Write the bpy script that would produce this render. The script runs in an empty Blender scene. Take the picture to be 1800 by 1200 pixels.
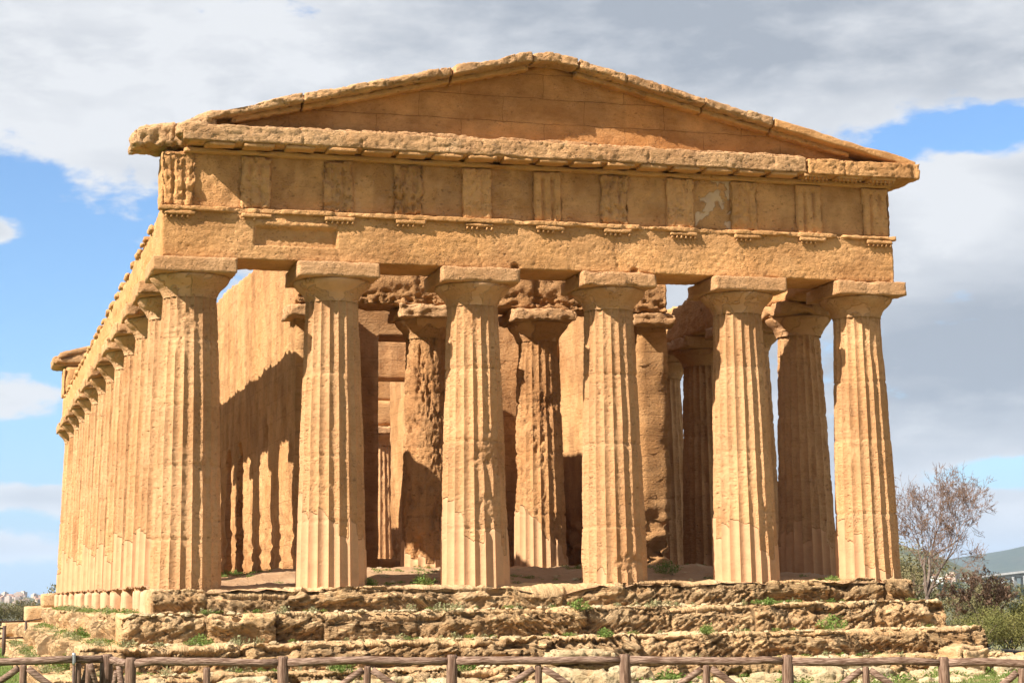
import bpy, math, random
import numpy as np
from mathutils import Vector, Matrix

S = bpy.context.scene
COL = S.collection
rng = np.random.default_rng(7)
random.seed(7)
rad = math.radians

# ------------------------------------------------------------------ camera
def build_camera():
    cx, cy, cz = -12.1003, -38.6063, -0.1672
    yaw, pitch, roll = 0.294219, 0.176870, -0.0158338
    f = np.array([math.sin(yaw)*math.cos(pitch), math.cos(yaw)*math.cos(pitch), math.sin(pitch)])
    r = np.array([math.cos(yaw), -math.sin(yaw), 0.0])
    u = np.cross(r, f)
    c, s = math.cos(roll), math.sin(roll)
    r2, u2 = c*r + s*u, -s*r + c*u
    cam = bpy.data.cameras.new('camera')
    cam.sensor_width = 36.0
    cam.lens = 36.0*3250.33/1800.0
    cam.shift_x = (900-919.27)/1800.0
    cam.shift_y = (457.48-600)/1800.0
    cam.clip_start = 0.1
    cam.clip_end = 60000
    o = bpy.data.objects.new('camera', cam)
    COL.objects.link(o)
    o.matrix_world = Matrix(((r2[0], u2[0], -f[0], cx), (r2[1], u2[1], -f[1], cy), (r2[2], u2[2], -f[2], cz), (0, 0, 0, 1)))
    S.camera = o
build_camera()

# ------------------------------------------------------------------ light, sky, exposure
S.view_settings.view_transform = 'Standard'
S.view_settings.look = 'None'
S.view_settings.gamma = 1.0
S.view_settings.exposure = 1.42
SUN_D = Vector((1.0, 0.36, -0.90)).normalized()      # direction in which sunlight travels

def build_sun():
    l = bpy.data.lights.new('sun', 'SUN')
    l.energy = 4.8
    l.angle = rad(0.5)
    l.color = (1.0, 0.93, 0.82)
    o = bpy.data.objects.new('sun', l)
    COL.objects.link(o)
    o.rotation_euler = SUN_D.to_track_quat('-Z', 'Y').to_euler()
    o.location = (-40, -40, 50)
build_sun()

class NT:
    """small helper around a node tree"""
    def __init__(self, nt): self.nt = nt; self.n = nt.nodes; self.l = nt.links
    def new(self, t, **kw):
        nd = self.n.new(t)
        for k, v in kw.items(): setattr(nd, k, v)
        return nd
    def put(self, sock, v):
        if isinstance(v, bpy.types.NodeSocket): self.l.new(v, sock)
        elif v is not None:
            if hasattr(sock.default_value, '__len__') and not hasattr(v, '__len__'): v = [v]*len(sock.default_value)
            if hasattr(sock.default_value, '__len__') and len(sock.default_value) == 4 and len(v) == 3: v = (*v, 1)
            sock.default_value = v
    def math(self, op, a, b=None, c=None, clamp=False):
        nd = self.new('ShaderNodeMath', operation=op); nd.use_clamp = clamp
        self.put(nd.inputs[0], a)
        if b is not None: self.put(nd.inputs[1], b)
        if c is not None: self.put(nd.inputs[2], c)
        return nd.outputs[0]
    def mapr(self, v, a, b, c=0.0, d=1.0, smooth=True):
        nd = self.new('ShaderNodeMapRange'); nd.clamp = True
        nd.interpolation_type = 'SMOOTHSTEP' if smooth else 'LINEAR'
        self.put(nd.inputs['Value'], v)
        for k, x in zip(('From Min', 'From Max', 'To Min', 'To Max'), (a, b, c, d)): self.put(nd.inputs[k], x)
        return nd.outputs['Result']
    def mix(self, f, a, b, mode='MIX'):
        nd = self.new('ShaderNodeMix', data_type='RGBA', blend_type=mode)
        self.put(nd.inputs[0], f); self.put(nd.inputs[6], a); self.put(nd.inputs[7], b)
        return nd.outputs[2]
    def noise(self, vec, scale, detail=4, rough=0.55, dist=0.0):
        nd = self.new('ShaderNodeTexNoise')
        self.put(nd.inputs['Vector'], vec); nd.inputs['Scale'].default_value = scale
        nd.inputs['Detail'].default_value = detail; nd.inputs['Roughness'].default_value = rough
        nd.inputs['Distortion'].default_value = dist
        return nd.outputs['Fac']
    def vscale(self, vec, s, off=(0, 0, 0)):
        nd = self.new('ShaderNodeMapping'); self.put(nd.inputs['Vector'], vec)
        nd.inputs['Scale'].default_value = s; nd.inputs['Location'].default_value = off
        return nd.outputs['Vector']
    def attr(self, name):
        nd = self.new('ShaderNodeAttribute', attribute_name=name)
        return nd.outputs['Fac']

def build_world():
    w = bpy.data.worlds.new('World'); S.world = w
    w.use_nodes = True
    w.node_tree.nodes.clear()
    t = NT(w.node_tree)
    sky = t.new('ShaderNodeTexSky', sky_type='NISHITA')
    sky.sun_disc = False
    sky.sun_elevation = math.asin(-SUN_D.z)
    sky.sun_rotation = math.atan2(-SUN_D.x, -SUN_D.y) % (2*math.pi)
    sky.air_density = 1.0; sky.dust_density = 0.6; sky.ozone_density = 2.5
    tc = t.new('ShaderNodeTexCoord')
    sep = t.new('ShaderNodeSeparateXYZ'); t.put(sep.inputs[0], tc.outputs['Generated'])
    az = t.math('MULTIPLY', t.math('ARCTAN2', sep.outputs[0], sep.outputs[1]), 180/math.pi)
    el = t.math('MULTIPLY', t.math('ARCSINE', sep.outputs[2]), 180/math.pi)
    cb = t.new('ShaderNodeCombineXYZ'); t.put(cb.inputs[0], t.math('MULTIPLY', az, 0.1)); t.put(cb.inputs[1], t.math('MULTIPLY', el, 0.19))
    v = cb.outputs[0]
    big = t.noise(v, 1.1, 7, 0.55, 0.3)
    fine = t.noise(t.vscale(v, (1, 1.15, 1), (7, 3, 2)), 4.2, 9, 0.58, 0.15)
    def blob(a, e, sa, se, k):
        x = t.math('DIVIDE', t.math('SUBTRACT', az, a), sa); y = t.math('DIVIDE', t.math('SUBTRACT', el, e), se)
        q = t.math('ADD', t.math('MULTIPLY', x, x), t.math('MULTIPLY', y, y))
        return t.math('MULTIPLY', t.math('EXPONENT', t.math('MULTIPLY', q, -1.0)), k)
    def add(*xs):
        r = xs[0]
        for x in xs[1:]: r = t.math('ADD', r, x)
        return r
    bias = add(0.42,
               blob(0.0, 6.0, 6.0, 6.4, -1.0),           # open sky to the left
               blob(-1.5, 11.0, 4.5, 2.3, -0.45),
               blob(31.2, 13.55, 2.9, 0.65, -0.80),       # blue gap upper right
               blob(28.2, 12.9, 0.9, 0.7, -0.35),
               blob(31.6, 3.25, 1.9, 0.42, -0.9),        # blue gap low right
               blob(0.4, 10.9, 1.5, 0.6, 1.1),         # small cloud
               blob(0.6, 5.9, 3.0, 0.95, 0.95), blob(1.6, 3.0, 3.2, 0.55, 0.85), blob(0.0, 1.5, 3.4, 0.6, 0.75),
               blob(3.0, 15.5, 8.0, 2.0, 0.35), blob(22.0, 16.5, 6.0, 1.8, 0.6), blob(30.0, 17.5, 4.0, 1.2, 0.5))
    cov = add(t.math('MULTIPLY', t.math('SUBTRACT', big, 0.5), 0.9), t.math('MULTIPLY', t.math('SUBTRACT', fine, 0.5), 1.15), bias)
    mask = t.mapr(cov, 0.05, 0.30)
    soft = t.noise(t.vscale(v, (0.8, 1.5, 1), (3, 9, 5)), 1.6, 6, 0.5, 0.4)
    br = add(t.math('MULTIPLY', t.math('SUBTRACT', soft, 0.5), 1.5), 0.42,
             t.math('MULTIPLY', t.math('SUBTRACT', fine, 0.5), 1.6),
             t.mapr(cov, 0.55, 0.12, 0.0, 0.38),
             blob(30.5, 10.9, 2.6, 2.0, 0.75),           # white cumulus at the right
             blob(31.5, 1.9, 3.2, 0.9, 0.45), blob(31.5, 4.7, 2.5, 0.6, 0.15),
             blob(31.0, 7.3, 4.5, 2.0, -0.75),           # grey belly
             blob(0.0, 15.0, 9.0, 2.4, 0.50), blob(0.5, 6.0, 4, 6, 0.5),
             blob(9.0, 17.0, 5.0, 2.2, 0.45), blob(24.0, 17.5, 9.0, 1.8, -0.42), blob(24.0, 14.5, 3.5, 1.2, 0.22))
    ccol = t.mix(t.mapr(br, 0.0, 1.0, smooth=False), (0.155, 0.172, 0.198), (0.315, 0.322, 0.335))
    haze = t.mapr(el, 0.0, 7.0, 0.55, 0.0)
    bluecol = t.mix(haze, sky.outputs[0], (2.7, 4.0, 5.4))
    b1 = t.new('ShaderNodeBackground'); t.put(b1.inputs[0], t.mix(1.0, bluecol, (0.70, 0.88, 1.06), 'MULTIPLY')); b1.inputs[1].default_value = 0.065
    b2 = t.new('ShaderNodeBackground'); t.put(b2.inputs[0], ccol); b2.inputs[1].default_value = 1.0
    mx = t.new('ShaderNodeMixShader'); t.put(mx.inputs[0], mask)
    t.l.new(b1.outputs[0], mx.inputs[1]); t.l.new(b2.outputs[0], mx.inputs[2])
    out = t.new('ShaderNodeOutputWorld'); t.l.new(mx.outputs[0], out.inputs[0])
build_world()

# ------------------------------------------------------------------ noise (numpy)
_p = np.random.default_rng(11).permutation(256).astype(np.int64)
PERM = np.concatenate([_p, _p, _p])
_g = np.random.default_rng(12).normal(size=(256, 3)); GRAD = _g/np.linalg.norm(_g, axis=1, keepdims=True)

def pnoise(P):
    P = np.asarray(P, float)
    i = np.floor(P).astype(np.int64); f = P - i
    i &= 255
    w = f*f*f*(f*(f*6-15)+10)
    out = 0
    for dx in (0, 1):
        wx = w[:, 0] if dx else 1-w[:, 0]
        a = PERM[i[:, 0]+dx]
        for dy in (0, 1):
            wy = w[:, 1] if dy else 1-w[:, 1]
            b = PERM[a+((i[:, 1]+dy) & 255)]
            for dz in (0, 1):
                wz = w[:, 2] if dz else 1-w[:, 2]
                h = PERM[b+((i[:, 2]+dz) & 255)]
                g = GRAD[h]
                out = out + wx*wy*wz*(g[:, 0]*(f[:, 0]-dx)+g[:, 1]*(f[:, 1]-dy)+g[:, 2]*(f[:, 2]-dz))
    return out*1.5

def fbm(P, scale=1.0, octv=3, seed=0, gain=0.5):
    P = np.asarray(P, float)*np.asarray(scale, float) + seed*17.31 + 40.7
    a, s, r = 1.0, 1.0, 0
    for k in range(octv):
        r = r + a*pnoise(P*s + k*5.3); a *= gain; s *= 2.03
    return r

def sstep(x, a, b):
    t = np.clip((x-a)/(b-a), 0, 1); return t*t*(3-2*t)

# ------------------------------------------------------------------ mesh helpers
def mesh_from(name, V, F, attrs=None, smooth=True):
    V = np.ascontiguousarray(V, dtype=np.float32)
    me = bpy.data.meshes.new(name)
    me.vertices.add(len(V)); me.vertices.foreach_set('co', V.ravel())
    if isinstance(F, np.ndarray): Fs = [F]
    else: Fs = [f for f in F if len(f)]
    loops = np.concatenate([f.ravel() for f in Fs]).astype(np.int32)
    tot = np.concatenate([np.full(len(f), f.shape[1]) for f in Fs]).astype(np.int32)
    st = np.concatenate([[0], np.cumsum(tot)[:-1]]).astype(np.int32)
    me.loops.add(len(loops)); me.loops.foreach_set('vertex_index', loops)
    me.polygons.add(len(tot)); me.polygons.foreach_set('loop_start', st); me.polygons.foreach_set('loop_total', tot)
    me.polygons.foreach_set('use_smooth', np.full(len(tot), smooth))
    for k, a in (attrs or {}).items():
        at = me.attributes.new(k, 'FLOAT', 'POINT'); at.data.foreach_set('value', np.ascontiguousarray(a, dtype=np.float32))
    me.update(calc_edges=True)
    me.validate()
    return me

def link(name, me, mat=None, parent=None, loc=(0, 0, 0), label=None):
    if mat and not me.materials: me.materials.append(mat)
    o = bpy.data.objects.new(name, me); COL.objects.link(o)
    o.location = loc
    if parent:
        o.parent = parent
        if parent.type == 'EMPTY':
            o.matrix_parent_inverse = Matrix.Translation(-Vector(parent.location)) if not parent.get('local') else Matrix()
    if label: o['label'] = label
    return o

def empty(name, loc, label, cat, group=None, local=False):
    o = bpy.data.objects.new(name, None); COL.objects.link(o); o.location = loc
    o.empty_display_size = 0.3
    tag(o, label, cat, group)
    if local: o['local'] = True
    return o

def tag(o, label, cat, group=None):
    o['label'] = label; o['category'] = cat
    if group: o['group'] = group
    return o

def merge(parts):
    Vs, Fq, Ft, off = [], [], [], 0
    at = {}
    keys = set(k for p in parts for k in (p[2] if len(p) > 2 else {}))
    for p in parts:
        V, F = p[0], p[1]; A = p[2] if len(p) > 2 else {}
        Vs.append(V)
        for f in (F if isinstance(F, list) else [F]):
            if len(f) == 0: continue
            (Fq if f.shape[1] == 4 else Ft).append(f+off)
        for k in keys: at.setdefault(k, []).append(A.get(k, np.zeros(len(V))))
        off += len(V)
    F = [np.concatenate(x) for x in (Fq, Ft) if x]
    return np.concatenate(Vs), F, {k: np.concatenate(v) for k, v in at.items()}

def lin(a, b, res): return np.linspace(a, b, max(2, int(round(abs(b-a)/res))+1))

def grid_box(xs, ys, zs):
    nx, ny, nz = len(xs), len(ys), len(zs)
    ids = -np.ones((nx, ny, nz), np.int64)
    m = np.zeros((nx, ny, nz), bool)
    m[0] = m[-1] = True; m[:, 0] = m[:, -1] = True; m[:, :, 0] = m[:, :, -1] = True
    k = np.argwhere(m); ids[m] = np.arange(len(k))
    V = np.stack([xs[k[:, 0]], ys[k[:, 1]], zs[k[:, 2]]], 1)
    Fs = []
    def quads(A, flip):
        q = np.stack([A[:-1, :-1], A[1:, :-1], A[1:, 1:], A[:-1, 1:]], -1).reshape(-1, 4)
        Fs.append(q[:, ::-1] if flip else q)
    quads(ids[0], True); quads(ids[-1], False)
    quads(ids[:, 0], False); quads(ids[:, -1], True)
    quads(ids[:, :, 0], True); quads(ids[:, :, -1], False)
    return V, np.concatenate(Fs)

def soft_normals(V, lo, hi, r):
    lo, hi = np.asarray(lo, float), np.asarray(hi, float)
    N = np.exp(-(hi-V)/r) - np.exp(-(V-lo)/r)
    ln = np.linalg.norm(N, axis=1, keepdims=True)
    d = np.sort(np.minimum(V-lo, hi-V), axis=1)
    return N/np.maximum(ln, 1e-6), d[:, 1]

def weather(V, lo, hi, amp=0.02, scale=3.0, octv=4, rnd=0.04, wear=0.03, pits=0.0, pitscale=7.0, strata=0.0, seed=0):
    """roughen a box: rounded chipped edges, lumpy faces, pits and bedding"""
    N, d2 = soft_normals(V, lo, hi, max(rnd, 0.02))
    n = fbm(V, scale, octv, seed)
    ew = fbm(V, 1.7, 3, seed+3)
    r = np.maximum(rnd*(1+1.5*np.clip(ew+0.2, 0, 1)), 1e-3)
    inw = np.clip(r-d2, 0, None)**2/(2*r)*1.2
    inw += wear*np.clip(ew-0.05, 0, 1)*np.exp(-d2/0.09)*2.0
    h = amp*n
    if pits:
        p = fbm(V, pitscale, 2, seed+5)
        h = h - pits*sstep(p, 0.16, 0.27)*0.7
    if strata:
        h = h + strata*fbm(V*np.array([1.2, 1.2, 11.0]), 1.0, 2, seed+8)
    return V + N*(h-inw)[:, None], h

def rbox(lo, hi, res=0.05, ax=None, **kw):
    rs = ax or (res, res, res)
    V, F = grid_box(lin(lo[0], hi[0], rs[0]), lin(lo[1], hi[1], rs[1]), lin(lo[2], hi[2], rs[2]))
    V, h = weather(V, lo, hi, **kw)
    return V, F, {'cav': h}

def tube(pts, rads, seg=8, cap=True, jitter=0.0, seed=0):
    pts = np.asarray(pts, float); n = len(pts)
    rads = np.broadcast_to(rads, (n,))
    V = []
    prev = None
    for i in range(n):
        t = pts[min(i+1, n-1)]-pts[max(i-1, 0)]; t /= np.linalg.norm(t)+1e-9
        a = prev if prev is not None else (np.array([1., 0, 0]) if abs(t[0]) < 0.8 else np.array([0, 1., 0]))
        a = a - t*np.dot(a, t); a /= np.linalg.norm(a); b = np.cross(t, a); prev = a
        th = np.arange(seg)*2*np.pi/seg
        V.append(pts[i] + rads[i]*(np.cos(th)[:, None]*a+np.sin(th)[:, None]*b))
    V = np.concatenate(V)
    if jitter: V = V + jitter*np.stack([fbm(V, 4.0, 2, seed+k) for k in range(3)], 1)
    i = np.arange(n-1)[:, None]*seg; j = np.arange(seg)[None]; k = (j+1) % seg
    F = np.stack([i+j, i+k, i+seg+k, i+seg+j], -1).reshape(-1, 4)
    Ft = np.zeros((0, 3), int)
    if cap:
        V = np.concatenate([V, pts[:1], pts[-1:]]); c0, c1 = n*seg, n*seg+1
        jj = np.arange(seg); kk = (jj+1) % seg
        Ft = np.concatenate([np.stack([kk, jj, np.full(seg, c0)], 1), np.stack([(n-1)*seg+jj, (n-1)*seg+kk, np.full(seg, c1)], 1)])
    return V, [F, Ft], {}

# ------------------------------------------------------------------ materials
def mat_new(name):
    m = bpy.data.materials.new(name); m.use_nodes = True
    m.node_tree.nodes.clear()
    t = NT(m.node_tree)
    b = t.new('ShaderNodeBsdfPrincipled'); o = t.new('ShaderNodeOutputMaterial')
    t.l.new(b.outputs[0], o.inputs[0])
    b.inputs['Specular IOR Level'].default_value = 0.2
    return m, t, b

def stone(name, c1, c2, orange=0.3, grey=0.2, pit=0.5, strata=1.0, bump=0.02, courses=None, mortar=1.0, cavcol=0.0, dark=0.45, hr=1.0, hg=1.0, lam=False, lichen=0.0,
          orangecol=(0.40, 0.19, 0.065), greycol=(0.36, 0.31, 0.23), plast=(0.605, 0.385, 0.182)):
    hue = lambda c: (c[0]*hr*0.83, c[1]*0.91*hg*0.83, c[2]*0.99*0.83)
    c1, c2, orangecol, greycol, plast = map(hue, (c1, c2, orangecol, greycol, plast))
    m, t, b = mat_new(name)
    pos = t.new('ShaderNodeNewGeometry').outputs['Position']
    n1 = t.noise(pos, 0.55, 5, 0.6, 0.6)
    n2 = t.noise(t.vscale(pos, (1.3, 1.3, 9.0)), 1.0, 5, 0.65, 0.5)
    n3 = t.noise(pos, 22.0, 4, 0.7)
    n4 = t.noise(t.vscale(pos, (1, 1, 1), (31, 7, 13)), 1.15, 6, 0.62, 0.8)
    n5 = t.noise(t.vscale(pos, (1, 1, 1.4), (5, 17, 3)), 2.4, 6, 0.65, 0.4)
    col = t.mix(t.mapr(n1, 0.35, 0.66), c1, c2)
    col = t.mix(t.mapr(n2, 0.50, 0.78, 0, 0.42*strata), col, tuple(x*0.62 for x in c2))
    col = t.mix(t.mapr(n4, 0.54, 0.72, 0, orange), col, orangecol)
    col = t.mix(t.mapr(n5, 0.55, 0.74, 0, grey), col, greycol)
    col = t.mix(t.mapr(n3, 0.52, 0.75, 0, 0.40), col, tuple(min(1, x*1.28) for x in c1))
    n6 = t.noise(t.vscale(pos, (1, 1, 1.5), (11, 5, 23)), 8.0, 5, 0.7)
    col = t.mix(t.mapr(n6, 0.50, 0.72, 0, 0.38), col, tuple(x*0.58 for x in c2))
    col = t.mix(t.mapr(n6, 0.47, 0.28, 0, 0.30), col, tuple(min(1, x*1.22) for x in c1))
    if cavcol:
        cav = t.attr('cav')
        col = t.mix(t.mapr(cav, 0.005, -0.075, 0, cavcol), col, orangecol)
    tn = t.attr('tint')
    col = t.mix(t.mapr(tn, 0.0, 1.0, 0, 0.55, smooth=False), col, t.mix(1.0, col, (0.66, 0.58, 0.50), 'MULTIPLY'))
    col = t.mix(t.mapr(tn, 0.0, -1.0, 0, 0.8, smooth=False), col, t.mix(1.0, col, (1.30, 1.28, 1.24), 'MULTIPLY'))
    if lichen:
        nl = t.noise(t.vscale(pos, (1, 1, 1), (3, 41, 19)), 3.4, 7, 0.72, 0.6)
        col = t.mix(t.mapr(nl, 0.55, 0.66, 0, lichen), col, (0.105, 0.085, 0.055))
        col = t.mix(t.mapr(nl, 0.42, 0.34, 0, lichen*0.6), col, (0.46, 0.40, 0.28))
    # pits
    vo = t.new('ShaderNodeTexVoronoi', feature='F1'); t.put(vo.inputs['Vector'], t.vscale(pos, (1.0, 1.0, 1.7)))
    vo.inputs['Scale'].default_value = 17.0
    pt = t.math('MULTIPLY', t.mapr(vo.outputs['Distance'], 0.33, 0.12), t.mapr(n5, 0.42, 0.60))
    vo2 = t.new('ShaderNodeTexVoronoi', feature='F1'); t.put(vo2.inputs['Vector'], t.vscale(pos, (1.0, 1.0, 1.5), (2, 3, 4)))
    vo2.inputs['Scale'].default_value = 5.5
    pt2 = t.math('MULTIPLY', t.mapr(vo2.outputs['Distance'], 0.22, 0.10), t.mapr(n4, 0.48, 0.56))
    pits = t.math('MAXIMUM', pt, pt2)
    col = t.mix(t.math('MULTIPLY', pits, dark*pit), col, (0.13, 0.07, 0.03))
    hgt = t.math('ADD', t.math('MULTIPLY', n2, 0.8*strata), t.math('MULTIPLY', n3, 0.9))
    nb = t.noise(t.vscale(pos, (1, 1, 1.6)), 11.0, 6, 0.72)
    hgt = t.math('ADD', hgt, t.math('MULTIPLY', nb, 1.5))
    if lam:
        cbl = t.new('ShaderNodeCombineXYZ'); t.put(cbl.inputs[0], t.math('MULTIPLY', t.attr('lu'), 1.6)); t.put(cbl.inputs[1], t.math('MULTIPLY', t.attr('lv'), 17.0))
        ln = t.noise(cbl.outputs[0], 1.0, 5, 0.65, 0.6)
        ln2 = t.mapr(t.math('ABSOLUTE', t.math('SUBTRACT', ln, 0.5)), 0.0, 0.07)
        wgt = t.math('MULTIPLY', t.attr('front'), t.mapr(n5, 0.30, 0.5))
        hgt = t.math('ADD', hgt, t.math('MULTIPLY', t.math('MULTIPLY', ln2, 1.6), wgt))
        col = t.mix(t.math('MULTIPLY', t.math('SUBTRACT', 1.0, ln2), t.math('MULTIPLY', wgt, 0.24)), col, (0.20, 0.105, 0.042))
    hgt = t.math('SUBTRACT', hgt, t.math('MULTIPLY', pits, 1.1*pit))
    if courses:
        # ashlar joints: (course height, block length, axis)
        ch, bl, ax = courses
        sp = t.new('ShaderNodeSeparateXYZ'); t.put(sp.inputs[0], pos)
        cb = t.new('ShaderNodeCombineXYZ'); wob = t.noise(pos, 2.6, 4, 0.6)
        t.put(cb.inputs[0], t.math('ADD', sp.outputs[ax], t.math('MULTIPLY', wob, 0.10))); t.put(cb.inputs[1], t.math('ADD', sp.outputs[2], t.math('MULTIPLY', t.noise(t.vscale(pos, (1, 1, 1), (9, 4, 1)), 1.7, 4, 0.6), 0.10)))
        br = t.new('ShaderNodeTexBrick'); t.put(br.inputs['Vector'], cb.outputs[0])
        br.inputs['Scale'].default_value = 1.0; br.inputs['Brick Width'].default_value = bl; br.inputs['Row Height'].default_value = ch
        br.inputs['Mortar Size'].default_value = 0.006; br.inputs['Mortar Smooth'].default_value = 0.3
        br.inputs['Color1'].default_value = (1, 1, 1, 1); br.inputs['Color2'].default_value = (0.90, 0.88, 0.85, 1); br.inputs['Mortar'].default_value = (0.62/mortar, 0.55/mortar, 0.48/mortar, 1)
        col = t.mix(t.mapr(n5, 0.3, 0.6, 0.35, 0.9), col, t.mix(1.0, col, br.outputs['Color'], 'MULTIPLY'))
        hgt = t.math('SUBTRACT', hgt, t.math('MULTIPLY', br.outputs['Fac'], 1.2))
    pl = t.attr('plaster')
    pn = t.noise(pos, 3.0, 5, 0.6)
    pcol = t.mix(t.mapr(pn, 0.35, 0.7), plast, tuple(x*0.84 for x in plast))
    pk = t.mapr(pl, 0.15, 0.85)
    col = t.mix(pk, col, pcol)
    hgt = t.math('MULTIPLY', hgt, t.mapr(pl, 0.35, 0.6, 1.0, 0.22))
    t.put(b.inputs['Base Color'], col)
    b.inputs['Roughness'].default_value = 0.92
    bp = t.new('ShaderNodeBump'); bp.inputs['Strength'].default_value = 1.0; bp.inputs['Distance'].default_value = bump
    t.put(bp.inputs['Height'], hgt); t.l.new(bp.outputs[0], b.inputs['Normal'])
    return m

M = {}
M['column'] = stone('column_stone', (0.60, 0.385, 0.170), (0.53, 0.315, 0.125), orange=0.25, grey=0.12, pit=0.8, strata=0.9, bump=0.028, hg=0.97)
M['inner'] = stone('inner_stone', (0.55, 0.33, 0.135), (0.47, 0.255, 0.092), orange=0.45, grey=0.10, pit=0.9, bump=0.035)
M['facade'] = stone('facade_stone', (0.58, 0.355, 0.150), (0.50, 0.285, 0.105), orange=0.40, grey=0.06, pit=0.8, strata=0.9, bump=0.024, hr=1.11, hg=1.07, plast=(0.60, 0.46, 0.29))
M['tympanum'] = stone('tympanum_stone', (0.52, 0.30, 0.120), (0.45, 0.235, 0.080), orange=0.45, grey=0.08, pit=0.7, bump=0.022, hr=1.20, hg=1.12, mortar=1.7, courses=(0.56, 1.9, 0))
M['cornice'] = stone('cornice_stone', (0.59, 0.38, 0.175), (0.52, 0.31, 0.13), lichen=0.34, orange=0.30, grey=0.22, pit=1.0, bump=0.03, greycol=(0.33, 0.27, 0.18), hg=1.0)
M['wall'] = stone('wall_stone', (0.58, 0.36, 0.150), (0.50, 0.285, 0.105), orange=0.30, grey=0.05, pit=0.7, bump=0.03, courses=(0.52, 1.35, 1))
M['cross'] = stone('cross_wall_stone', (0.56, 0.35, 0.150), (0.47, 0.265, 0.098), orange=0.35, grey=0.08, pit=0.7, bump=0.03, courses=(0.52, 1.25, 0))
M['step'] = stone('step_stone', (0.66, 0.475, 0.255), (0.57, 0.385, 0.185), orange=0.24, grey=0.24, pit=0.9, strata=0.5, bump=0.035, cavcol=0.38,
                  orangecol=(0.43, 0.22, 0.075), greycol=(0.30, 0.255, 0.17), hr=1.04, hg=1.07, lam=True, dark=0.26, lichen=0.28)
M['soil'] = stone('soil', (0.50, 0.35, 0.185), (0.40, 0.26, 0.125), orange=0.35, grey=0.4, pit=0.4, bump=0.03)
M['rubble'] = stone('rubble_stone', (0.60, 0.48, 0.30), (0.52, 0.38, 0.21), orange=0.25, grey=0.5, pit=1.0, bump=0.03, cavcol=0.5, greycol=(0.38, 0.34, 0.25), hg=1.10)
M['plaster'] = stone('repair_plaster', (0.62, 0.425, 0.23), (0.56, 0.37, 0.19), orange=0.12, grey=0.08, pit=0.15, strata=0.3, bump=0.008)

def simple_mat(name, c1, c2, scale=6.0, rough=0.85, bump=0.0, stretch=(1, 1, 1), trans=0.0, metallic=0.0, local=False):
    m, t, b = mat_new(name)
    pos = t.new('ShaderNodeTexCoord').outputs['Object'] if local else t.new('ShaderNodeNewGeometry').outputs['Position']
    n = t.noise(t.vscale(pos, stretch), scale, 5, 0.62, 0.3)
    t.put(b.inputs['Base Color'], t.mix(t.mapr(n, 0.35, 0.68), c1, c2))
    b.inputs['Roughness'].default_value = rough; b.inputs['Metallic'].default_value = metallic
    if bump:
        bp = t.new('ShaderNodeBump'); bp.inputs['Distance'].default_value = bump
        t.put(bp.inputs['Height'], n); t.l.new(bp.outputs[0], b.inputs['Normal'])
    if trans:
        tr = t.new('ShaderNodeBsdfTranslucent'); t.put(tr.inputs[0], t.mix(t.mapr(n, 0.35, 0.68), c1, c2))
        mx = t.new('ShaderNodeMixShader'); mx.inputs[0].default_value = trans
        out = [x for x in t.n if x.type == 'OUTPUT_MATERIAL'][0]
        t.l.new(b.outputs[0], mx.inputs[1]); t.l.new(tr.outputs[0], mx.inputs[2]); t.l.new(mx.outputs[0], out.inputs[0])
    return m
M['wood'] = simple_mat('weathered_wood', (0.085, 0.042, 0.024), (0.25, 0.16, 0.11), 5.0, 0.6, 0.016, (12, 12, 1.0))
M['woodrail'] = simple_mat('weathered_rail_wood', (0.085, 0.042, 0.024), (0.30, 0.20, 0.145), 5.0, 0.6, 0.016, (1.0, 5, 16))
M['metal'] = simple_mat('rusty_metal', (0.055, 0.035, 0.028), (0.10, 0.06, 0.04), 8.0, 0.55)
M['steel'] = simple_mat('galvanised_steel', (0.45, 0.45, 0.45), (0.3, 0.3, 0.3), 20.0, 0.4, metallic=0.8)
M['grass'] = simple_mat('grass_blades', (0.11, 0.155, 0.035), (0.19, 0.22, 0.06), 1.5, 0.7, trans=0.35)
M['weed'] = simple_mat('weed_leaves', (0.10, 0.165, 0.03), (0.19, 0.24, 0.06), 5.0, 0.7, trans=0.3)
M['dryweed'] = simple_mat('dry_weed', (0.22, 0.23, 0.10), (0.30, 0.27, 0.15), 5.0, 0.8, trans=0.2)
M['olive'] = simple_mat('olive_leaves', (0.12, 0.115, 0.05), (0.225, 0.185, 0.095), 0.9, 0.75, trans=0.25)
M['bush'] = simple_mat('bush_leaves', (0.12, 0.125, 0.035), (0.19, 0.17, 0.055), 0.9, 0.75, trans=0.25)
M['darktree'] = simple_mat('dark_leaves', (0.035, 0.055, 0.028), (0.07, 0.085, 0.04), 0.6, 0.8, trans=0.15)
M['brown'] = simple_mat('brown_twig_leaves', (0.17, 0.105, 0.068), (0.23, 0.145, 0.098), 1.2, 0.8, trans=0.2)
M['bark'] = simple_mat('grey_bark', (0.085, 0.062, 0.05), (0.19, 0.145, 0.115), 5.0, 0.9, 0.01)
M['twig'] = simple_mat('twig_bark', (0.17, 0.105, 0.078), (0.25, 0.165, 0.125), 5.0, 0.9)
M['concrete'] = simple_mat('viaduct_concrete', (0.30, 0.30, 0.30), (0.24, 0.24, 0.24), 0.05, 0.8)
M['greenhouse'] = simple_mat('greenhouse_sheet', (0.80, 0.80, 0.78), (0.66, 0.67, 0.66), 0.15, 0.5)
M['house'] = simple_mat('pale_render', (0.46, 0.38, 0.32), (0.34, 0.24, 0.19), 0.045, 0.9)
M['roof'] = simple_mat('roof_tile', (0.42, 0.22, 0.13), (0.34, 0.18, 0.11), 0.05, 0.9)

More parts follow.
